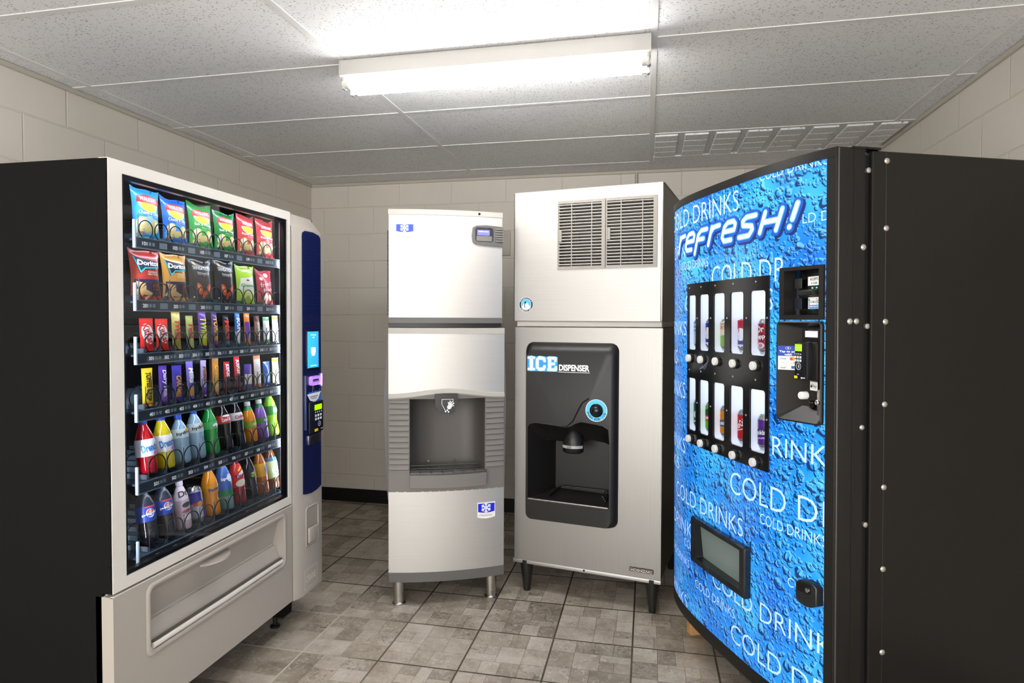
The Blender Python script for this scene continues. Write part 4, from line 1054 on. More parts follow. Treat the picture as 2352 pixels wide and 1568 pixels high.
obj('side_vent', bm, BLKP, ih)
hs = lambda a, b, h: (a, -bow(a)-h, b)
snow_badge(ih, .078, up_(1.816), .088, .064, 0, '#2b45c4', hs)
bm = BM(); pts = [(.552, up_(1.845)), (.47, up_(1.850)), (.42, up_(1.846)), (.402, up_(1.836)), (.398, up_(1.80)), (.402, up_(1.768)), (.42, up_(1.757)), (.47, up_(1.752)), (.552, up_(1.748))]
A = [bm.verts.new(hs(p[0], p[1], .010)) for p in pts]; B_ = [bm.verts.new(hs(p[0], p[1], -.002)) for p in pts]
bm.faces.new(A)
for i in range(len(pts)): bm.faces.new((A[i], A[(i+1) % len(pts)], B_[(i+1) % len(pts)], B_[i]))
dp = obj('control_panel', bm, GREYD, ih)
lay('screen_bezel', poly2(BM(), rr2(.414, .505, up_(1.768), up_(1.838), .014)), hs, mat('#2a2a2e', .3), dp, .0105)
lay('display', rect2(BM(), .424, .486, up_(1.800), up_(1.826)), hs, mat('#5a5cf0', .4, emit=.9), dp, .0111)
bm = BM(); rect2(bm, .430, .480, up_(1.816), up_(1.820)); lay('display_writing', bm, hs, mat('#b9bbff', .4, emit=.8), dp, .0115)
lay('keypad_door', poly2(BM(), rr2(.420, .497, up_(1.772), up_(1.797), .004)), hs, GREYP, dp, .0113)
for i in range(6):
    z = up_(1.772+i*.0115); bm = BM(); prism(bm, [(z, -.0), (z, -.006), (z+.006, -.004), (z+.006, 0)], .515, .556, 'yz')
    for v in bm.verts: v.co = (v.co.x, v.co.z-bow(.53)-.010, v.co.y)
    obj('grip_rib', bm, GREYD, dp)

# ------------------------------------------------------------------ tall ice maker and dispenser, third from left
T_ROT = math.radians(-10.435)
TWD = .745
td = empty('ice_dispenser', (-.664, 3.17, 0), (0, 0, T_ROT))
tag(td, 'tall steel ice dispenser cabinet on black legs with black moulded panel reading ice dispenser', 'ice dispenser')
PX0, PX1, PZ0, PZ1 = .066, .541, .386, 1.280
bm = BM(); plate(bm, .004, .742, .168, 1.354, [(PX0+.01, PX1-.01, PZ0+.01, PZ1-.01)], flat(), 0, -.02); obj('front_panel', bm, STEEL2, td)
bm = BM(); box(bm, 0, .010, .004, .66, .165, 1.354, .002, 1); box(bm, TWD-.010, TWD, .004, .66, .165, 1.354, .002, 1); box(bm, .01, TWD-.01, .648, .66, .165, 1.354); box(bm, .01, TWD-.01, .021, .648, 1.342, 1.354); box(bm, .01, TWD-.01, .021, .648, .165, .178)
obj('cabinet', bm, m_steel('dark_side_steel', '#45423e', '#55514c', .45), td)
obj('edge_trim', box(BM(), .7425, .7465, -.002, .012, .168, 1.354, .001, 1), STEEL, td)
bm = box(BM(), -.003, TWD+.003, -.004, .05, .148, .1675, .003, 2); ko = obj('bottom_rail', bm, STEEL, td, smooth=40)
obj('rail_screw', lathe(BM(), [(.005, -.0055), (.005, -.003)], 12, (.375, 0, .160), 'y'), BLKG, ko)
for x, y in ((.062, .03), (.704, .03), (.062, .61), (.704, .61)):
    bm = lathe(BM(), [(.017, 0), (.019, .006), (.0185, .030), (.021, .031), (.036, .150), (.036, .165)], 20, (x, y, 0)); obj('leg', bm, mat('#161514', .3, coat=.3), td, smooth=40)
# black moulded panel: rounded, bevelled, with a deep cavity
FZ = -.040    # face depth of the moulding
O = rr2(PX0, PX1, PZ0, PZ1, .040, 8); I1 = rr2(PX0+.006, PX1-.006, PZ0+.004, PZ1-.012, .040, 8); I2 = rr2(PX0+.014, PX1-.030, PZ0+.008, PZ1-.048, .030, 8)
CX0, CX1, CZ0, CZ1 = .090, .506, .495, .874
# cavity outline: left low shoulder, rising round the push button at right
cav = [(CX0, CZ0), (CX1, CZ0-.004), (CX1, .80)]
for k in range(0, 9):
    a = math.radians(-62-30*k+0); 
cav += [(.500, .868), (.470, .885), (.44, .889), (.405, .893), (.365, .897), (.335, .886), (.312, .872), (.29, .866), (.26, .867), (.13, .877), (.10, .872), (CX0, .855)]
bm = BM()
def loop(pts, y): return [bm.verts.new((p[0], y, p[1])) for p in pts]
def skin(P, Q):
    for i in range(len(P)): bm.faces.new((P[i], P[(i+1) % len(P)], Q[(i+1) % len(Q)], Q[i]))
L0 = loop(O, .0); L1 = loop(I1, -.022); L2 = loop(I2, FZ)
skin(L0, L1); skin(L1, L2)
# face with cavity: fan between outline and cavity by triangulation
Cv = loop(cav, FZ)
e1 = [bm.edges.get((L2[i], L2[(i+1) % len(L2)])) for i in range(len(L2))]
e2 = [bm.edges.new((Cv[i], Cv[(i+1) % len(Cv)])) for i in range(len(Cv))]
bmesh.ops.triangle_fill(bm, use_beauty=True, use_dissolve=False, edges=e1+e2, normal=(0, -1, 0))
def shrink(pts, l, r, b, t, y):
    x0, x1 = min(p[0] for p in pts), max(p[0] for p in pts); z0, z1 = min(p[1] for p in pts), max(p[1] for p in pts)
    return [bm.verts.new((x0+l+(p[0]-x0)/(x1-x0)*(x1-x0-l-r), y, z0+b+(p[1]-z0)/(z1-z0)*(z1-z0-b-t))) for p in pts]
c1 = shrink(cav, .003, .003, .003, .004, FZ+.008); c2 = shrink(cav, .05, .012, .012, .10, .05); c3 = shrink(cav, .085, .03, .022, .115, .15)
skin(Cv, c1); skin(c1, c2); skin(c2, c3); bm.faces.new(c3)
mp = obj('moulded_panel', bm, BLKP, td, smooth=38)
f = lambda a, b, h: (a, FZ-h, b)
bm = BM(); tube(bm, [(p[0], FZ-.001, p[1]) for p in [(.13, .880), (.26, .871), (.295, .872), (.325, .90), (.352, .955), (.372, .992), (.405, 1.014)]], .0035, 6); obj('moulded_ridge', bm, BLKP, mp, smooth=60)
# drip basin
bm = BM(); zb = .500
for (x0, x1, y0, y1, z) in ((.20, .46, .018, .135, .528), (.192, .468, .012, .140, .520), (.184, .476, .006, .145, .512)):
    tube(bm, [(x0, y0, z), (x0+.012, y1, z), (x1-.012, y1, z), (x1, y0, z)], .004, 6)
obj('basin_step', bm, BLKP, mp, smooth=60)
bm = tube(BM(), [(CX0+.004, FZ-.002, CZ0+.001), (CX1-.004, FZ-.002, CZ0-.003)], .0045, 8); obj('basin_lip', bm, mat('#8d8983', .25, .6), mp, smooth=60)
bm = BM()   # chute
rings = []
for z, rx, ry, y in ((.735, .042, .034, .010), (.742, .052, .042, .010), (.775, .054, .044, .010), (.80, .050, .046, .014), (.835, .040, .052, .03), (.862, .022, .05, .05), (.872, .004, .04, .06)):
    rings.append([bm.verts.new((.312+rx*math.cos(2*PI*k/24), y+ry*math.sin(2*PI*k/24), z)) for k in range(24)])
for P, Q in zip(rings, rings[1:]):
    for k in range(24): bm.faces.new((P[k], P[(k+1) % 24], Q[(k+1) % 24], Q[k]))
bm.faces.new(rings[0]); bm.faces.new(rings[-1])
ch = obj('ice_chute', bm, BLKP, mp, smooth=60)
bm = BM(); pts = [(.312+.0545*math.cos(math.radians(a)), .010+.0445*math.sin(math.radians(a))) for a in range(200, 345, 8)]
A = [bm.verts.new((x, y, .762)) for x, y in pts]; B_ = [bm.verts.new((x, y, .776)) for x, y in pts]
for i in range(len(pts)-1): bm.faces.new((A[i], A[i+1], B_[i+1], B_[i]))
lb = obj('chute_label', bm, mat('#9d9a96', .35), ch)
bm = BM(); text2(bm, 'ICE', .306, .769, .020, .009, bold=.02); lay('chute_writing', bm, lambda a, b, h: (a, -.0355-h, b), mat('#3a3a3a', .4), ch, .0012)
# push button with its blue ring
bx, bz = .442, .958
rb = obj('button_ring', ring2(BM(), bx, bz, .033, .053, 40), mat('#4fb9e6', .35), mp)
for v in rb.data.vertices: v.co = (v.co.x, FZ-.002, v.co.y)
bm = BM()
V = 'PUSH FOR ICE'
for i, chx in enumerate(V):
    if chx == ' ': continue
    a = math.radians(198+144*i/(len(V)-1)); text2(bm, chx, bx+.0435*math.cos(a), bz+.0435*math.sin(a), .0085 if chx != 'I' else .002, .010, rot=math.degrees(a)+90, bold=.02)
lay('ring_writing', bm, f, mat('#101418', .4), mp, .0028)
lay('ring_edge', ring2(BM(), bx, bz, .0515, .0535, 40), f, mat('#eef4f7', .4), mp, .0025)
obj('push_button', lathe(BM(), [(.033, FZ+.002), (.033, FZ-.004), (.028, FZ-.007), (.026, FZ-.004), (.024, FZ-.014), (.018, FZ-.022), (.008, FZ-.026), (.001, FZ-.0265)], 28, (bx, 0, bz), 'y'), mat('#111214', .15), mp, smooth=50)
# ICE dispenser lettering
bm = BM(); rect2(bm, .086, .2455, 1.136, 1.210); lay('ice_sign', bm, f, mat('#2f88c6', .4), mp, .0006)
bm = BM()
def slab_ice(bm, g):
    poly = lambda p: poly2(bm, p)
    # I
    x = .094; stroke2(bm, [(x, 1.203), (x+.028, 1.203)], .010+g); stroke2(bm, [(x, 1.146), (x+.028, 1.146)], .010+g); stroke2(bm, [(x+.014, 1.203), (x+.014, 1.146)], .015+g)
    # C
    x = .139; stroke2(bm, [(x+.038, 1.190), (x+.034, 1.201), (x+.010, 1.203), (x, 1.192), (x, 1.157), (x+.010, 1.146), (x+.034, 1.148), (x+.038, 1.160)], .013+g)
    # E
    x = .198; stroke2(bm, [(x+.036, 1.191), (x+.036, 1.203), (x, 1.203)], .011+g); stroke2(bm, [(x+.006, 1.203), (x+.006, 1.146)], .014+g); stroke2(bm, [(x+.006, 1.175), (x+.028, 1.175)], .010+g); stroke2(bm, [(x, 1.146), (x+.038, 1.146), (x+.038, 1.158)], .011+g)
slab_ice(bm, .007); lay('ice_outline', bm, f, mat('#7ec8f2', .4), mp, .0009)
bm = BM(); slab_ice(bm, 0); lay('ice_lettering', bm, f, mat('#ffffff', .4), mp, .0013)
bm = BM(); text2(bm, 'DISPENSER', .329, 1.158, .154, .031, bold=.035); rect2(bm, .249, .408, 1.1355, 1.1375); lay('dispenser_lettering', bm, f, mat('#f4f2ee', .4), mp, .0009)
bm = box(BM(), .598, .713, -.006, 0, .192, .214, .002, 1); pl = obj('name_plate', bm, m_speckle('plate_black', '#0d0b09', '#14110e', .6, spec=.2), td)
g_ = lambda a, b, h: (a, -.006-h, b)
bm = BM()
for q in ([(.601, .195), (.710, .195)], [(.601, .211), (.710, .211)], [(.601, .195), (.601, .211)], [(.710, .195), (.710, .211)]): stroke2(bm, q, .001)
text2(bm, 'HOSHIZAKI', .6555, .203, .098, .0105, bold=.02); lay('plate_lettering', bm, g_, mat('#d9d2c4', .4), pl, .0008)
# head
th = empty('ice_maker', (-.664, 3.17, 1.3565), (0, 0, T_ROT))
tag(th, 'big steel ice maker head with two slatted air grilles, on top of the tall dispenser', 'ice maker')
def tz(z): return z-1.3565
VX0, VX1, VZ0, VZ1 = .229, .716, 1.640, 1.974
bm = BM(); plate(bm, 0, .735, tz(1.386), tz(2.030), [(VX0+.008, VX1-.008, tz(VZ0+.008), tz(VZ1-.008))], flat(), 0, -.012); obj('front_panel', bm, m_steel('brushed_steel_head', '#a09e9b', '#b7b5b1', 0.48), th)
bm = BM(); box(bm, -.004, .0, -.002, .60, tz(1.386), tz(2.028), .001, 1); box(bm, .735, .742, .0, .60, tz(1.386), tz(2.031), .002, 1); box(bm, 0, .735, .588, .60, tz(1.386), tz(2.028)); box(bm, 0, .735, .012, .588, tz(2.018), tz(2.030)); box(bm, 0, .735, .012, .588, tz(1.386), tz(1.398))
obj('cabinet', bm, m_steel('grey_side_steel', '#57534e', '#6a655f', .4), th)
obj('front_edge', box(BM(), .733, .743, -.004, .010, tz(1.386), tz(2.032), .003, 2), m_steel('grey_edge_steel', '#8d8983', '#a5a19b', .35), th, smooth=40)
obj('lid_edge', box(BM(), -.004, .745, .012, .61, tz(2.0305), tz(2.036), .002, 1), GREYT, th)
obj('seam_channel', box(BM(), .010, .741, .006, .55, tz(1.357), tz(1.386), .003, 1), GREYT, th, smooth=40)
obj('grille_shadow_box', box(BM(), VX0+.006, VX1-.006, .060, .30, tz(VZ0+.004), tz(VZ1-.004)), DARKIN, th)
bm = tube(BM(), [(VX0+.08, .052, tz(1.66)), (VX0+.09, .050, tz(1.80)), (VX0+.06, .054, tz(1.95))], .008, 8); tube(bm, [(VX0+.32, .054, tz(1.66)), (VX0+.36, .050, tz(1.76)), (VX0+.40, .054, tz(1.72))], .009, 8); obj('coil_pipe', bm, mat('#3d3a36', .4, .5), th, smooth=60)
for gx0, gx1 in ((VX0, .4695), (.4725, VX1)):
    bm = BM(); fw_ = .014; z0, z1 = tz(VZ0), tz(VZ1)
    b = BM(); plate(b, gx0, gx1, z0, z1, [(gx0+.006, gx1-fw_-.004, z0+fw_, z1-fw_)], flat(.0), .007, -.006)
    gr_ = obj('air_grille', b, mat('#86817a', .4), th)
    n = 20; zz0, zz1 = z0+fw_, z1-fw_
    b = BM()
    for i in range(n):
        z = zz0+(i+.5)*(zz1-zz0)/n
        prism(b, [(-.004, z+.0042), (-.003, z+.0048), (.012, z-.001), (.012, z-.003), (-.004, z+.0005)], gx0+.006, gx1-fw_-.004, 'yz')
    o = obj('slat_set', b, mat('#a39e97', .4), gr_)
    for q in (.30, .72):
        x = gx0+(gx1-gx0)*q; obj('grille_bar', box(BM(), x-.002, x+.002, -.006, .006, zz0, zz1), mat('#8f8a83', .4), gr_)
    obj('grille_catch', box(BM(), gx0+.006, gx0+.022, -.008, .004, tz(1.775), tz(1.835), .002, 1), mat('#86817a', .4), gr_)
# round emblem: ring, blue disc, snow slope and penguin
cx, cz = .063, tz(1.468); ef = flat()
e0 = lay('emblem', poly2(BM(), ell(cx, cz, .038, .038, n=40)), ef, mat('#16283a', .35), th, .001)
lay('emblem_disc', poly2(BM(), ell(cx, cz, .026, .026, n=36)), ef, mat('#3fa3dc', .35), e0, .0014)
bm = BM(); poly2(bm, ell(cx, cz, .026, .026, n=16, a0=195, a1=345)); poly2(bm, [(cx-.022, cz-.012), (cx-.012, cz+.006), (cx-.006, cz+.002), (cx+.004, cz+.010), (cx+.010, cz+.004), (cx+.022, cz-.012)]); lay('snow_slope', bm, ef, mat('#eef4f8', .4), e0, .0017)
bm = BM(); poly2(bm, ell(cx-.004, cz-.004, .0065, .013)); poly2(bm, ell(cx-.004, cz+.011, .005, .005)); lay('emblem_bird', bm, ef, mat('#10202e', .4), e0, .0020)
bm = BM(); poly2(bm, ell(cx-.0025, cz-.005, .0035, .010)); lay('bird_front', bm, ef, mat('#f2f5f7', .4), e0, .0023)
bm = BM(); ring2(bm, cx, cz, .0365, .038, 40); ring2(bm, cx, cz, .0258, .027, 40)
for s_, a0, sp, dirn in (('HOSHIZAKI', 150, 120, -1), ('AMERICA,INC', 214, 112, 1)):
    for i, c in enumerate(s_):
        a = math.radians(a0+dirn*sp*i/(len(s_)-1)); r = .0317
        text2(bm, c, cx+r*math.cos(a), cz+r*math.sin(a), .0018 if c in 'I,' else .0052, .0068 if c != ',' else .002, rot=math.degrees(a)+(-90 if dirn < 0 else 90))
lay('emblem_lettering', bm, ef, mat('#dfe8ee', .4), e0, .0016)

# ------------------------------------------------------------------ cold drink machine (right)
VW, VTOP = .992, 1.89
LEAN = .0105
v_rot = Matrix.Rotation(math.radians(-65.015), 4, 'Z') @ Matrix.Rotation(LEAN, 4, 'X')
bk = (.9064, .4224)
vm = empty('drink_vending_machine', (.110+bk[0]*.0198, 2.886+bk[1]*.0198, 0), v_rot.to_euler())
tag(vm, 'black cold drink vending machine with bowed blue water drop front at the right', 'vending machine')
def bul(u): t = min(1, max(0, u/VW)); return .066*(1-abs(2*t-1)**3.2)
def vf(a, b, h): return (a, -bul(a)-h, b)
PX = .964
def vslab(name, x0, x1, z0, z1, front, back, m, par, n=40):
    pts = [(x0+(x1-x0)*i/n, -bul(x0+(x1-x0)*i/n)-front) for i in range(n+1)]+[(x1, back), (x0, back)]
    return obj(name, prism(BM(), pts, z0, z1, 'xy'), m, par, smooth=30)
cb = obj('cabinet', box(BM(), 0, VW, .116, .80, .145, 1.885, .004, 2), BLK2, vm)
obj('cabinet_gap', box(BM(), .012, VW-.014, .090, .118, .16, 1.875), mat('#030303', .7), vm)
# door frame
dr = vslab('door_top_rail', 0, VW, 1.862, VTOP, .004, .090, BLK2, vm)
vslab('door_kick_rail', 0, VW, .165, .212, .002, .090, BLK2, vm)
obj('door_hinge_stile', box(BM(), -.004, .004, -.002, .090, .166, 1.889, .003, 2), BLK2, vm)
bm = BM(); n = 6; pts = [(PX+(VW-PX)*i/n, -bul(PX+(VW-PX)*i/n)-.003) for i in range(n)]+[(VW-.002, -.006), (VW+.001, .0), (VW+.001, .090), (VW-.018, .090), (VW-.018, .02), (PX, .0)]
prism(bm, pts, .166, 1.8885, 'xy'); st = obj('door_latch_stile', bm, BLK2, vm, smooth=35)
obj('edge_bead', tube(BM(), [(VW+.001, .002, .17), (VW+.001, .002, 1.887)], .003, 8), mat('#4b4844', .3, .4), st, smooth=60)
obj('door_edge_seam', box(BM(), VW+.0005, VW+.002, .052, .056, .17, 1.885), mat('#060606', .6), st)
obj('door_back', box(BM(), .004, VW-.02, .080, .089, .17, 1.885), DARKIN, vm)
for y in (.078, .122): obj('hinge_plate', box(BM(), VW-.03, VW+.004, y-.03, y+.02, 1.8865, 1.893), BLKG, vm)
SIL = mat('#b9b6b0', .35, .7)
for y, z, r in ((.091, 1.604, .009), (.047, 1.389, .009), (.069, 1.389, .009), (.091, 1.078, .008)):
    obj('rivet', lathe(BM(), [(r, VW+.001), (r*.8, VW+.004), (.001, VW+.005)], 16, (0, y-.004, z), 'x'), SIL, st, smooth=60)
for z in (1.829, 1.374, .786): obj('gap_screw', lathe(BM(), [(.008, VW-.014), (.008, VW-.006), (.001, VW-.003)], 12, (0, .110, z), 'x'), SIL, vm, smooth=50)
for z in (1.857, 1.661, 1.387, 1.143, .896, .651, .40): obj('side_rivet', lathe(BM(), [(.009, VW), (.0075, VW+.003), (.001, VW+.004)], 16, (0, .166, z), 'x'), SIL, vm, smooth=60)
obj('side_sheet_edge', box(BM(), VW-.001, VW+.0012, .163, .79, .15, 1.882, .001, 1), BLK2, vm)
# printed front with openings
SEL = (.230, .762, .900, 1.537); BILL = (.808, .959, 1.394, 1.556); COIN = (.800, .958, 1.080, 1.390); DEL = (.303, .672, .445, .622)
def grow(q, d): return (q[0]+d, q[1]-d, q[2]+d, q[3]-d)
bm = BM(); plate(bm, 0.0, PX, .210, 1.864, [grow(q, .006) for q in (SEL, BILL, COIN)]+[(.311, .664, .453, .614)], vf, 0, -.004, du=.02, outer=False)
bmesh.ops.recalc_face_normals(bm, faces=bm.faces[:])
fp = obj('printed_front', bm, DROPS, vm, smooth=30)
TXT = mat('#a9cdf0', .35, emit=.30)
for x0, z0, h, w in ((-.018, 1.772, .071, .615), (.710, 1.846, .034, .256), (.827, 1.684, .029, .252), (-.195, 1.650, .055, .475), (.157, 1.597, .032, .241),
                     (.424, 1.515, .077, .404), (-.31, 1.330, .058, .52), (-.43, 1.205, .060, .52), (-.35, 1.07, .066, .55), (.20, 1.425, .07, .575), (-.33, .845, .06, .53), (-.60, .76, .05, .72),
                     (.435, .960, .062, .574), (.551, .780, .078, .685), (.076, .642, .064, .553), (.719, .722, .034, .252), (-.245, .513, .060, .55),
                     (.191, .465, .032, .27), (-.04, .386, .032, .285), (-.296, .205, .058, .52), (.297, .335, .031, .284), (.435, .396, .063, .60), (.559, .250, .066, .63), (.842, .561, .029, .25)):
    bm = text2(BM(), 'COLD DR' if (x0, h) == (.424, .077) else 'COLD DRINKS', x0+w/2, z0+h/2, w, h, bold=-.010)
    clip2(bm, .003, PX-.002, .214, 1.860); gridcut(bm, .02)
    for q in (SEL, BILL, COIN, DEL):   # lettering stops at the openings
        for f_ in [f_ for f_ in bm.faces if q[0] < f_.calc_center_median().x < q[1] and q[2] < f_.calc_center_median().y < q[3]]: bm.faces.remove(f_)
    bmesh.ops.delete(bm, geom=[v for v in bm.verts if not v.link_faces], context='VERTS')
    lay('drink_lettering', bm, vf, TXT, fp, .0008)
# "refresh!" logo in rounded strokes, on a two-tone blue outline
GL = {'r': [[(0, 0), (0, 1)], [(0, .7), (.18, .97), (.62, 1)]], 'e': [[(.03, .52), (.80, .52), (.80, .82), (.62, 1), (.2, 1), (0, .78), (0, .22), (.2, 0), (.74, 0)]],
      'F': [[(0, -.34), (0, .74), (.22, 1), (.74, 1)], [(0, .48), (.6, .48)]], 'S': [[(.80, 1), (.2, 1), (.02, .82), (.1, .6), (.7, .48), (.80, .3), (.66, 0), (0, 0)]],
      'H': [[(0, 0), (0, 1)], [(.86, 0), (.86, 1)], [(0, .5), (.86, .5)]], '!': [[(.08, .36), (.08, 1.1)], [(.06, .0), (.07, .02)]]}
def logo(w):
    b = BM(); x = .122
    for c, adv in zip('reFreSH!', (.080, .101, .098, .090, .110, .114, .122, .05)):
        sc = .086; hh = .063
        for pl_ in GL[c]:
            pts = [(x+px*sc+pz*hh*.42+.0, 1.671+.012*(x-.1)+pz*hh) for px, pz in pl_]
            stroke2(b, pts, w)
        x += adv
    return b
lay('logo_shadow', logo(.042), lambda a, b, h: vf(a+.006, b-.006, h), mat('#0a2d72', .3), fp, .0012, .02)
lay('logo_outline', logo(.038), vf, mat('#1a50b8', .3, emit=.15), fp, .0020, .02)
lay('logo_inner', logo(.021), vf, mat('#58b4f4', .3, emit=.2), fp, .0028, .02)
lay('logo_lettering', logo(.0135), vf, mat('#ffffff', .3, emit=.3), fp, .0036, .02)
# selection panel with lit can chambers
WX = [(.238, .307), (.336, .408), (.441, .517), (.552, .632), (.668, .746)]
rows_z = [(1.276, 1.490), (.955, 1.163)]
holes = [(a, b, z0, z1, .010) for a, b in WX for z0, z1 in rows_z]
bm = BM(); plate(bm, *SEL, holes, vf, .005, -.002, du=.02)
sp = obj('selection_panel', bm, BLKG, vm, smooth=25)
CHW = mat('#e9eef6', .6, emit=.30)
for i, (a, b) in enumerate(WX):
    for z0, z1 in rows_z:
        bm = BM(); y0 = -bul((a+b)/2)
        e = .0135
        q4 = ((a-e, z0-.004), (b+e, z0-.004), (b+e, z1+.004), (a-e, z1+.004))
        A = [bm.verts.new(vf(x, z, -.003)) for x, z in q4]; B_ = [bm.verts.new((x, y0+.095, z)) for x, z in q4]
        for k in range(4): bm.faces.new((A[k], A[(k+1) % 4], B_[(k+1) % 4], B_[k]))
        bm.faces.new(B_)
        chm = obj('lit_chamber', bm, CHW, sp, recalc=False)
        lay('window_pane', poly2(BM(), rr2(a, b, z0, z1, .010)), vf, m_glass('window_film', '#f4f7fc', .6) if 'window_film' not in bpy.data.materials else bpy.data.materials['window_film'], chm, .001, .02)
        bz = z0-.034
        bx_ = (a+b)/2-.004
        y = -bul(bx_)-.005
        btn = obj('select_button', lathe(BM(), [(.0185, y+.002), (.0185, y-.006), (.0155, y-.008)], 22, (bx_, 0, bz), 'y'), mat('#1b1b1d', .3), sp, smooth=40)
        obj('button_cap', lathe(BM(), [(.0145, y-.007), (.0145, y-.017), (.013, y-.0185), (.001, y-.019)], 22, (bx_, 0, bz), 'y'), mat('#cfd0d0', .3), btn, smooth=40)
for x in (.252, .352, .455, .572, .70):
    for z in (1.520, 1.195, ): obj('panel_screw', lathe(BM(), [(.0035, -bul(x)-.005), (.003, -bul(x)-.0065)], 10, (x, 0, z), 'y'), SIL, sp)
for x in (.3215, .424, .5345, .650, .755):
    for z in (1.40, 1.07): obj('panel_screw', lathe(BM(), [(.0035, -bul(x)-.005), (.003, -bul(x)-.0065)], 10, (x, 0, z), 'y'), SIL, sp)
bm = BM()
for k in range(9): stroke2(bm, [(.352+.012*math.cos(k*.5)+k*.003, 1.222-.006*k*.3), (.36+.02*math.cos(k*.6), 1.205+.003*math.sin(k)), (.395+.002*k, 1.215+.012*k*.3)], .0012)
lay('sticker_remains', bm, vf, mat('#6d6a86', .5), sp, .006, .02)
# bill acceptor
x0, x1, z0, z1 = BILL
bm = BM(); plate(bm, x0, x1, z0, z1, [(.826, .945, 1.409, 1.545)], vf, .006, -.035, du=.02); ba = obj('bill_module', bm, BLKP, vm, smooth=25)
def vb(name, x0, x1, z0, z1, h0, h1, m, par, bev=.002):
    y = -bul((x0+x1)/2); return obj(name, box(BM(), x0, x1, y-h1, y-h0, z0, z1, bev, 2), m, par, smooth=40)
vb('module_back', .822, .949, 1.405, 1.549, -.038, -.030, BLKG, ba)
vb('acceptor_body', .880, .944, 1.410, 1.544, -.030, -.016, mat('#141416', .25), ba)
vb('bill_mouth', .872, .940, 1.466, 1.484, -.018, .012, BLKP, ba, .004)
vb('mouth_slot', .876, .934, 1.471, 1.478, .011, .0126, mat('#020202', .6), ba, 0)
yb = lambda a, b, h: (a, -bul(.912)+.016-h, b)
lay('price_notice', rect2(BM(), .885, .940, 1.497, 1.524), yb, mat('#f0efea', .4, emit=.1), ba, .001)
bm = BM(); text2(bm, 'ACCEPTS', .9125, 1.516, .036, .008, bold=.02); text2(bm, '$1 & $5', .9125, 1.504, .026, .007, bold=.02); lay('notice_writing', bm, yb, mat('#1a1a1a', .4), ba, .0016)
for x in (.904, .923): obj('green_lamp', lathe(BM(), [(.002, -bul(.912)+.0145), (.002, -bul(.912)+.016)], 10, (x, 0, 1.490), 'y'), mat('#39ff9a', .3, emit=4), ba)
obj('green_lamp', lathe(BM(), [(.002, -bul(.912)+.028), (.002, -bul(.912)+.030)], 10, (.838, 0, 1.482), 'y'), mat('#39ff9a', .3, emit=2), ba)
lay('bill_notice', rect2(BM(), .887, .942, 1.427, 1.462), yb, mat('#f0f2f2', .4, emit=.1), ba, .001)
bm = BM(); rect2(bm, .890, .940, 1.428, 1.4385); poly2(bm, [(.8885, 1.452), (.8925, 1.460), (.8965, 1.452)]); rect2(bm, .891, .894, 1.438, 1.453); lay('notice_blue', bm, yb, mat('#2f8fd0', .4), ba, .0016)
bm = BM(); text2(bm, 'INSERT BILL HERE', .916, 1.4335, .044, .005, bold=.02); lay('notice_writing', bm, yb, mat('#f0f4f6', .4), ba, .002)
bm = BM(); text2(bm, '$1 BILLS', .909, 1.447, .022, .007, bold=.02); ring2(bm, .931, 1.449, .003, .0045); stroke2(bm, [(.924, 1.460), (.924, 1.440)], .001); stroke2(bm, [(.938, 1.460), (.938, 1.440)], .001); lay('notice_writing', bm, yb, mat('#222222', .4), ba, .0016)
vb('side_sensor', .828, .862, 1.490, 1.522, -.030, -.026, mat('#2f302e', .4), ba); vb('side_sensor', .828, .862, 1.425, 1.460, -.030, -.026, mat('#1c2730', .15), ba)
# coin and card module: a basin with sloping sides
bm = BM()
OA = rr2(.800, .958, 1.080, 1.390, .014, 5); OB = rr2(.804, .954, 1.085, 1.386, .012, 5); OC = rr2(.864, .950, 1.130, 1.370, .006, 5)
def lv(pts, h): return [bm.verts.new(vf(x, z, h)) for x, z in pts]
A0, A1, A2, A3 = lv(OA, -.002), lv(OA, .008), lv(OB, .010), lv(OC, -.022)
for P, Q in ((A0, A1), (A1, A2), (A2, A3)):
    for k in range(len(P)): bm.faces.new((P[k], P[(k+1) % len(P)], Q[(k+1) % len(Q)], Q[k]))
bm.faces.new(A3)
cm_ = obj('coin_module', bm, BLKP, vm, smooth=30)
vb('display_bezel', .868, .938, 1.335, 1.366, -.022, -.016, mat('#26242e', .15), cm_)
yy = lambda a, b, h: (a, -bul(.905)+.016-h, b)
lay('text_display', rect2(BM(), .874, .932, 1.341, 1.360), yy, mat('#cfc9de', .4, emit=.55), cm_, .001)
cr_ = vb('card_reader', .866, .922, 1.212, 1.327, -.022, .012, mat('#15161a', .2), cm_, .004)
yc = lambda a, b, h: (a, -bul(.894)-.012-h, b)
lay('reader_display', rect2(BM(), .870, .902, 1.299, 1.320), yc, mat('#8fd42a', .4, emit=.6), cr_, .0008)
bm = BM()
for r in range(3):
    for c in range(4):
        if r == 0: poly2(bm, ell(.871+c*.0085, 1.290, .0022, .0022, n=10))
        elif c < 3: poly2(bm, rr2(.868+c*.0115, .877+c*.0115, 1.277-.010*(r-1), 1.284-.010*(r-1), .001))
lay('reader_keys', bm, yc, mat('#d4d8de', .4), cr_, .0008)
bm = BM(); ring2(bm, .887, 1.253, .0095, .0108)
for r in (.002, .0045, .007): ring2(bm, .883, 1.253, r, r+.0011, 8, -50, 50)
text2(bm, 'eport', .907, 1.2185, .020, .007, bold=.02); lay('contactless_mark', bm, yc, mat('#e2e4e8', .4), cr_, .0008)
lay('yellow_mark', rect2(BM(), .8675, .882, 1.2155, 1.2235), yc, mat('#f2d200', .4), cr_, .0008)
lay('blue_lamps', rect2(BM(), .880, .889, 1.2275, 1.2295), yc, mat('#6d8cf0', .4, emit=.8), cr_, .0008)
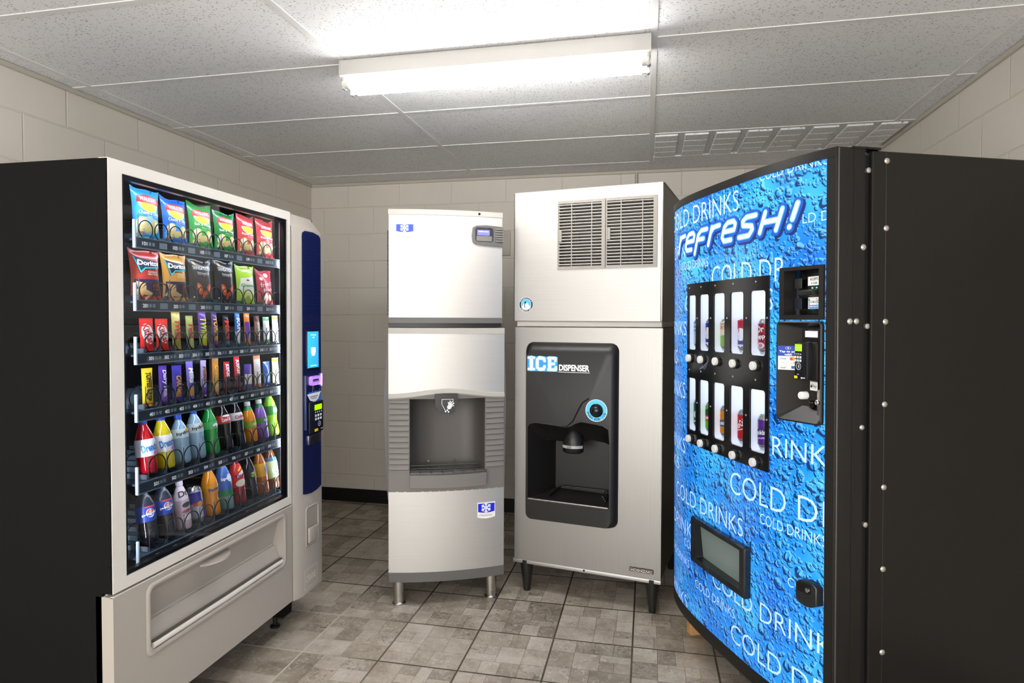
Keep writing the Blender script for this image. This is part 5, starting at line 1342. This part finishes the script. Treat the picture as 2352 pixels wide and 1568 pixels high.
vb('reader_cover', .900, .944, 1.210, 1.328, -.022, .002, BLKP, cm_, .006)
slope = lambda a, b, h: (a, -bul(a)-.010+.032*max(0, min(1, (a-.804)/.060))-h-.0005, b)
pay = lay('payment_notice', rect2(BM(), .8085, .8610, 1.238, 1.313), slope, mat('#f1f1ee', .4), cm_, .0015, .01)
lay('notice_field', rect2(BM(), .8085, .8610, 1.281, 1.313), slope, mat('#1f3fa6', .4), pay, .0022, .01)
bm = BM(); text2(bm, 'Tap to pay', .8347, 1.2945, .044, .0085, bold=.025); text2(bm, 'with', .8347, 1.2862, .018, .007, bold=.025); ring2(bm, .8347, 1.306, .006, .0068, asp=.6)
for r in (.0015, .0032): ring2(bm, .832, 1.306, r, r+.001, 6, -50, 50)
lay('notice_writing', bm, slope, mat('#f4f6fa', .4), pay, .003, .01)
bm = BM(); text2(bm, 'VISA', .822, 1.2725, .016, .0055, bold=.02); lay('card_mark', bm, slope, mat('#1f2f86', .4), pay, .0024, .01)
bm = BM(); poly2(bm, ell(.843, 1.2727, .0052, .0052)); lay('card_mark', bm, slope, mat('#e04a1e', .4), pay, .0024, .01)
bm = BM(); poly2(bm, ell(.850, 1.2727, .0052, .0052)); lay('card_mark', bm, slope, mat('#f0a01e', .4), pay, .0027, .01)
bm = BM(); text2(bm, 'Pay', .824, 1.259, .010, .004); text2(bm, 'G Pay', .847, 1.259, .013, .004); text2(bm, 'DISCOVER', .822, 1.246, .017, .003); lay('card_mark', bm, slope, mat('#33343a', .4), pay, .0024, .01)
bm = BM(); rect2(bm, .842, .853, 1.242, 1.2505); lay('card_mark', bm, slope, mat('#1f5fa6', .4), pay, .0024, .01)
bm = BM(); poly2(bm, ell(.822, 1.2435, .008, .0012)); lay('card_mark', bm, slope, mat('#e0701e', .4), pay, .0024, .01)
yd = lambda a, b, h: (a, -bul(.905)+.022-h, b)
pn = lay('pay_sticker', poly2(BM(), rr2(.891, .927, 1.180, 1.207, .002)), yd, mat('#ecebe6', .4), cm_, .002)
bm = BM(); text2(bm, 'Pay', .9135, 1.1925, .019, .011); poly2(bm, ell(.8995, 1.1925, .0035, .0042)); stroke2(bm, [(.9, 1.1975), (.9015, 1.199)], .0016); lay('pay_writing', bm, yd, mat('#1c1c1c', .4), pn, .0026)
y = -bul(.885)
obj('return_button', lathe(BM(), [(.012, y+.022), (.012, y+.002), (.010, y-.001), (.001, y-.002)], 20, (.882, 0, 1.163), 'y'), mat('#dedcd8', .35), cm_, smooth=40)
lk = vb('lock_plate', .928, .950, 1.108, 1.186, -.022, -.006, m_steel('lock_steel', '#b9b7b4', '#d2d0cd', .3), cm_)
obj('lock_cylinder', lathe(BM(), [(.0085, -bul(.939)+.006), (.0085, -bul(.939)-.004), (.006, -bul(.939)-.006), (.001, -bul(.939)-.003)], 18, (.940, 0, 1.148), 'y'), CHROME, lk, smooth=40)
cs = vb('coin_slot', .898, .920, 1.126, 1.150, -.022, -.010, BLKG, cm_, .008); vb('slot_line', .900, .918, 1.143, 1.1455, -.0105, -.009, mat('#3f3d3a', .3), cs, 0)
# delivery port
x0, x1, z0, z1 = DEL
bm = BM(); O0 = rr2(x0, x1, z0, z1, .006, 3); O1 = rr2(x0+.004, x1-.004, z0+.004, z1-.004, .005, 3); O2 = [(p[0]*0+q[0], q[1]) for p, q in zip(O1, rr2(.342, .640, .468, .604, .004, 3))]; 
def dens(pts, k=6):
    r = []
    for a, b in zip(pts, pts[1:]+pts[:1]): r += [(a[0]+(b[0]-a[0])*i/k, a[1]+(b[1]-a[1])*i/k) for i in range(k)]
    return r
O0, O1, O2 = dens(O0), dens(O1), dens(O2)
A0, A1, A2, A3, A4 = lv(O0, -.001), lv(O0, .020), lv(O1, .024), lv(O2, .022), lv(O2, -.03)
for P, Q in ((A0, A1), (A1, A2), (A2, A3), (A3, A4)):
    for k in range(len(P)): bm.faces.new((P[k], P[(k+1) % len(P)], Q[(k+1) % len(Q)], Q[k]))
dl = obj('delivery_port', bm, mat('#14171c', .25, coat=.3), vm, smooth=30)
fl2 = BM(); rect2(fl2, .342, .640, .468, .604); lay('port_flap', fl2, lambda a, b, h: (a, -bul(a)+.012-.014*(b-.468)/.136-h, b), m_speckle('smoky_flap', '#6f7d7c', '#7d8b89', .25), dl, 0, .02)
# handle lock
bm = BM(); pts = [(.893, .595), (.905, .606), (.926, .612), (.948, .608), (.960, .598), (.960, .545), (.945, .535), (.925, .531), (.905, .536), (.893, .546)]
A = [bm.verts.new(vf(p[0], p[1], .022)) for p in pts]; A_ = [bm.verts.new(vf(.9265+(p[0]-.9265)*1.0, p[1], .018)) for p in pts]; B_ = [bm.verts.new(vf(p[0], p[1], 0)) for p in pts]
ins = [bm.verts.new(vf(.9265+(p[0]-.9265)*.92, .571+(p[1]-.571)*.94, .024)) for p in pts]
bm.faces.new(ins)
for P, Q in ((ins, A), (A, B_)):
    for k in range(len(pts)): bm.faces.new((P[k], P[(k+1) % len(pts)], Q[(k+1) % len(pts)], Q[k]))
for v in A_: bm.verts.remove(v)
hl = obj('lock_handle', bm, mat('#1b1d20', .3), vm, smooth=25)
lay('lock_recess', poly2(BM(), rr2(.902, .944, .574, .600, .004)), vf, mat('#030304', .4), hl, .0275, .02)
obj('lock_barrel', lathe(BM(), [(.007, -bul(.936)-.0245), (.007, -bul(.936)-.031), (.001, -bul(.936)-.0315)], 14, (.937, 0, .586), 'y'), CHROME, hl, smooth=40)
# levelling feet and a block of wood under the near left corner
for x, y in ((.12, .20), (VW-.12, .20), (.12, .72), (VW-.12, .72)): obj('foot', lathe(BM(), [(.025, 0), (.025, .012), (.012, .018), (.012, .148)], 16, (x, y, 0)), BLKG, vm, smooth=40)
Rm = Matrix.Translation((.110, 2.886, 0)) @ Matrix.Rotation(math.radians(-65.015), 4, 'Z')
o = obj('wood_block', box(BM(), -.02, .02, -.045, .045, 0, .140, .002, 1), m_wood()); o.location = Rm @ Vector((.032, .118, 0)); o.rotation_euler = (0, 0, math.radians(-65))
tag(o, 'small offcut of pine wood propping up the drink machine at its left corner', 'wood block')
# display cans standing in the lit chambers
def pop(i, r, label, hexc, deco):
    a, b = WX[i]; z0 = rows_z[r][0]; x = (a+b)/2-.014; y = -bul(x)+.047
    loc = vm.matrix_basis @ Vector((x, y, z0+.002)); R3 = v_rot @ Matrix.Rotation(math.radians(12), 4, 'Z')
    can_obj('drink_can', .0315, .118, hexc, label, 'drink can', 'display cans in the lit windows', deco, loc, R3.to_euler())
PEP = [('e', '#f2f4f8', .0, .55, .72, .19, 20), ('p', '#d8222c', [(-.70, .57), (-.3, .60), (.2, .58), (.68, .64), (.55, .70), (0, .745), (-.5, .69)]), ('p', '#1a3f9c', [(-.66, .49), (-.2, .52), (.3, .47), (.6, .44), (.3, .39), (-.2, .37), (-.55, .42)]), ('t', '#ffffff', 'pepsi', 0, .22, 1.3, .11)]
pop(0, 0, 'pale can with blue stripes in the leftmost window of the upper row', '#d5e4ee', [('p', '#2f8fc8', [(-.9, .86), (.9, .86), (.9, .90), (-.9, .90)]), ('p', '#2f8fc8', [(-.9, .72), (.9, .72), (.9, .77), (-.9, .77)]), ('p', '#2f8fc8', [(-.9, .60), (.9, .60), (.9, .64), (-.9, .64)])])
pop(1, 0, 'blue cola can with red and white globe in the second upper window', '#1b3fa0', PEP)
pop(2, 0, 'green and cream soda can in the middle upper window', '#8fc04a', [('p', '#e8dcc2', [(-1.2, .45), (1.2, .55), (1.2, .92), (-1.2, .92)]), ('t', '#c05a2e', 'DRY', -.1, .74, 1.2, .12), ('t', '#c05a2e', 'CANADA', -.1, .85, 1.2, .06)])
pop(3, 0, 'dark red and blue cola can with globe in the fourth upper window', '#3f3f9a', [('p', '#c21f45', [(-2.2, .72), (2.2, .72), (2.2, .97), (-2.2, .97)])]+PEP)
pop(4, 0, 'maroon soda can with white slanted lettering in the rightmost upper window', '#9c1734', [('t', '#f6eef0', 'Dr', -.15, .72, .95, .18, 6), ('t', '#f6eef0', 'Pepper', .1, .50, 1.9, .17, 6), ('e', '#e2c8cf', -.1, .26, .5, .09), ('t', '#9c1734', '23', -.1, .26, .4, .08, .0014)])
pop(0, 1, 'dark green soda can in the leftmost window of the lower row', '#0f7a4a', [('e', '#e8f2ec', .1, .5, .5, .12, 30), ('p', '#e8f2ec', [(-.9, .2), (.9, .28), (.9, .34), (-.9, .26)])])
pop(1, 1, 'lime green soda can with red mark in the second lower window', '#6fc229', [('p', '#0f5a2e', [(-1, .72), (.9, .88), (.7, .66), (-.8, .52)]), ('p', '#d42a2e', [(-.8, .58), (.8, .66), (.5, .44), (-.7, .38)]), ('t', '#ffffff', 'Dew', -.1, .52, .9, .12, 10)])
pop(2, 1, 'orange soda can in the middle lower window', '#e8920f', [('p', '#1f3f7a', [(-1.2, .34), (1.2, .42), (1.2, .62), (-1.2, .54)]), ('t', '#ffffff', 'Sunkist', -.1, .48, 1.7, .12, 5)])
pop(3, 1, 'bright red cola can with white script in the fourth lower window', '#cf1522', [('t', '#ffffff', 'Coca-Cola', -.1, .60, 1.7, .2, 30), ('p', '#f2dada', [(-1, .35), (1, .5), (1, .53), (-1, .38)])])
pop(4, 1, 'purple grape soda can in the rightmost window of the lower row', '#5f2a92', [('p', '#3a1766', [(-1.2, .34), (1.2, .44), (1.2, .68), (-1.2, .58)]), ('t', '#ffffff', 'Sunkist', -.1, .52, 1.8, .14, 7), ('t', '#d9c2f0', 'GRAPE', .0, .36, 1.0, .05, 7)])
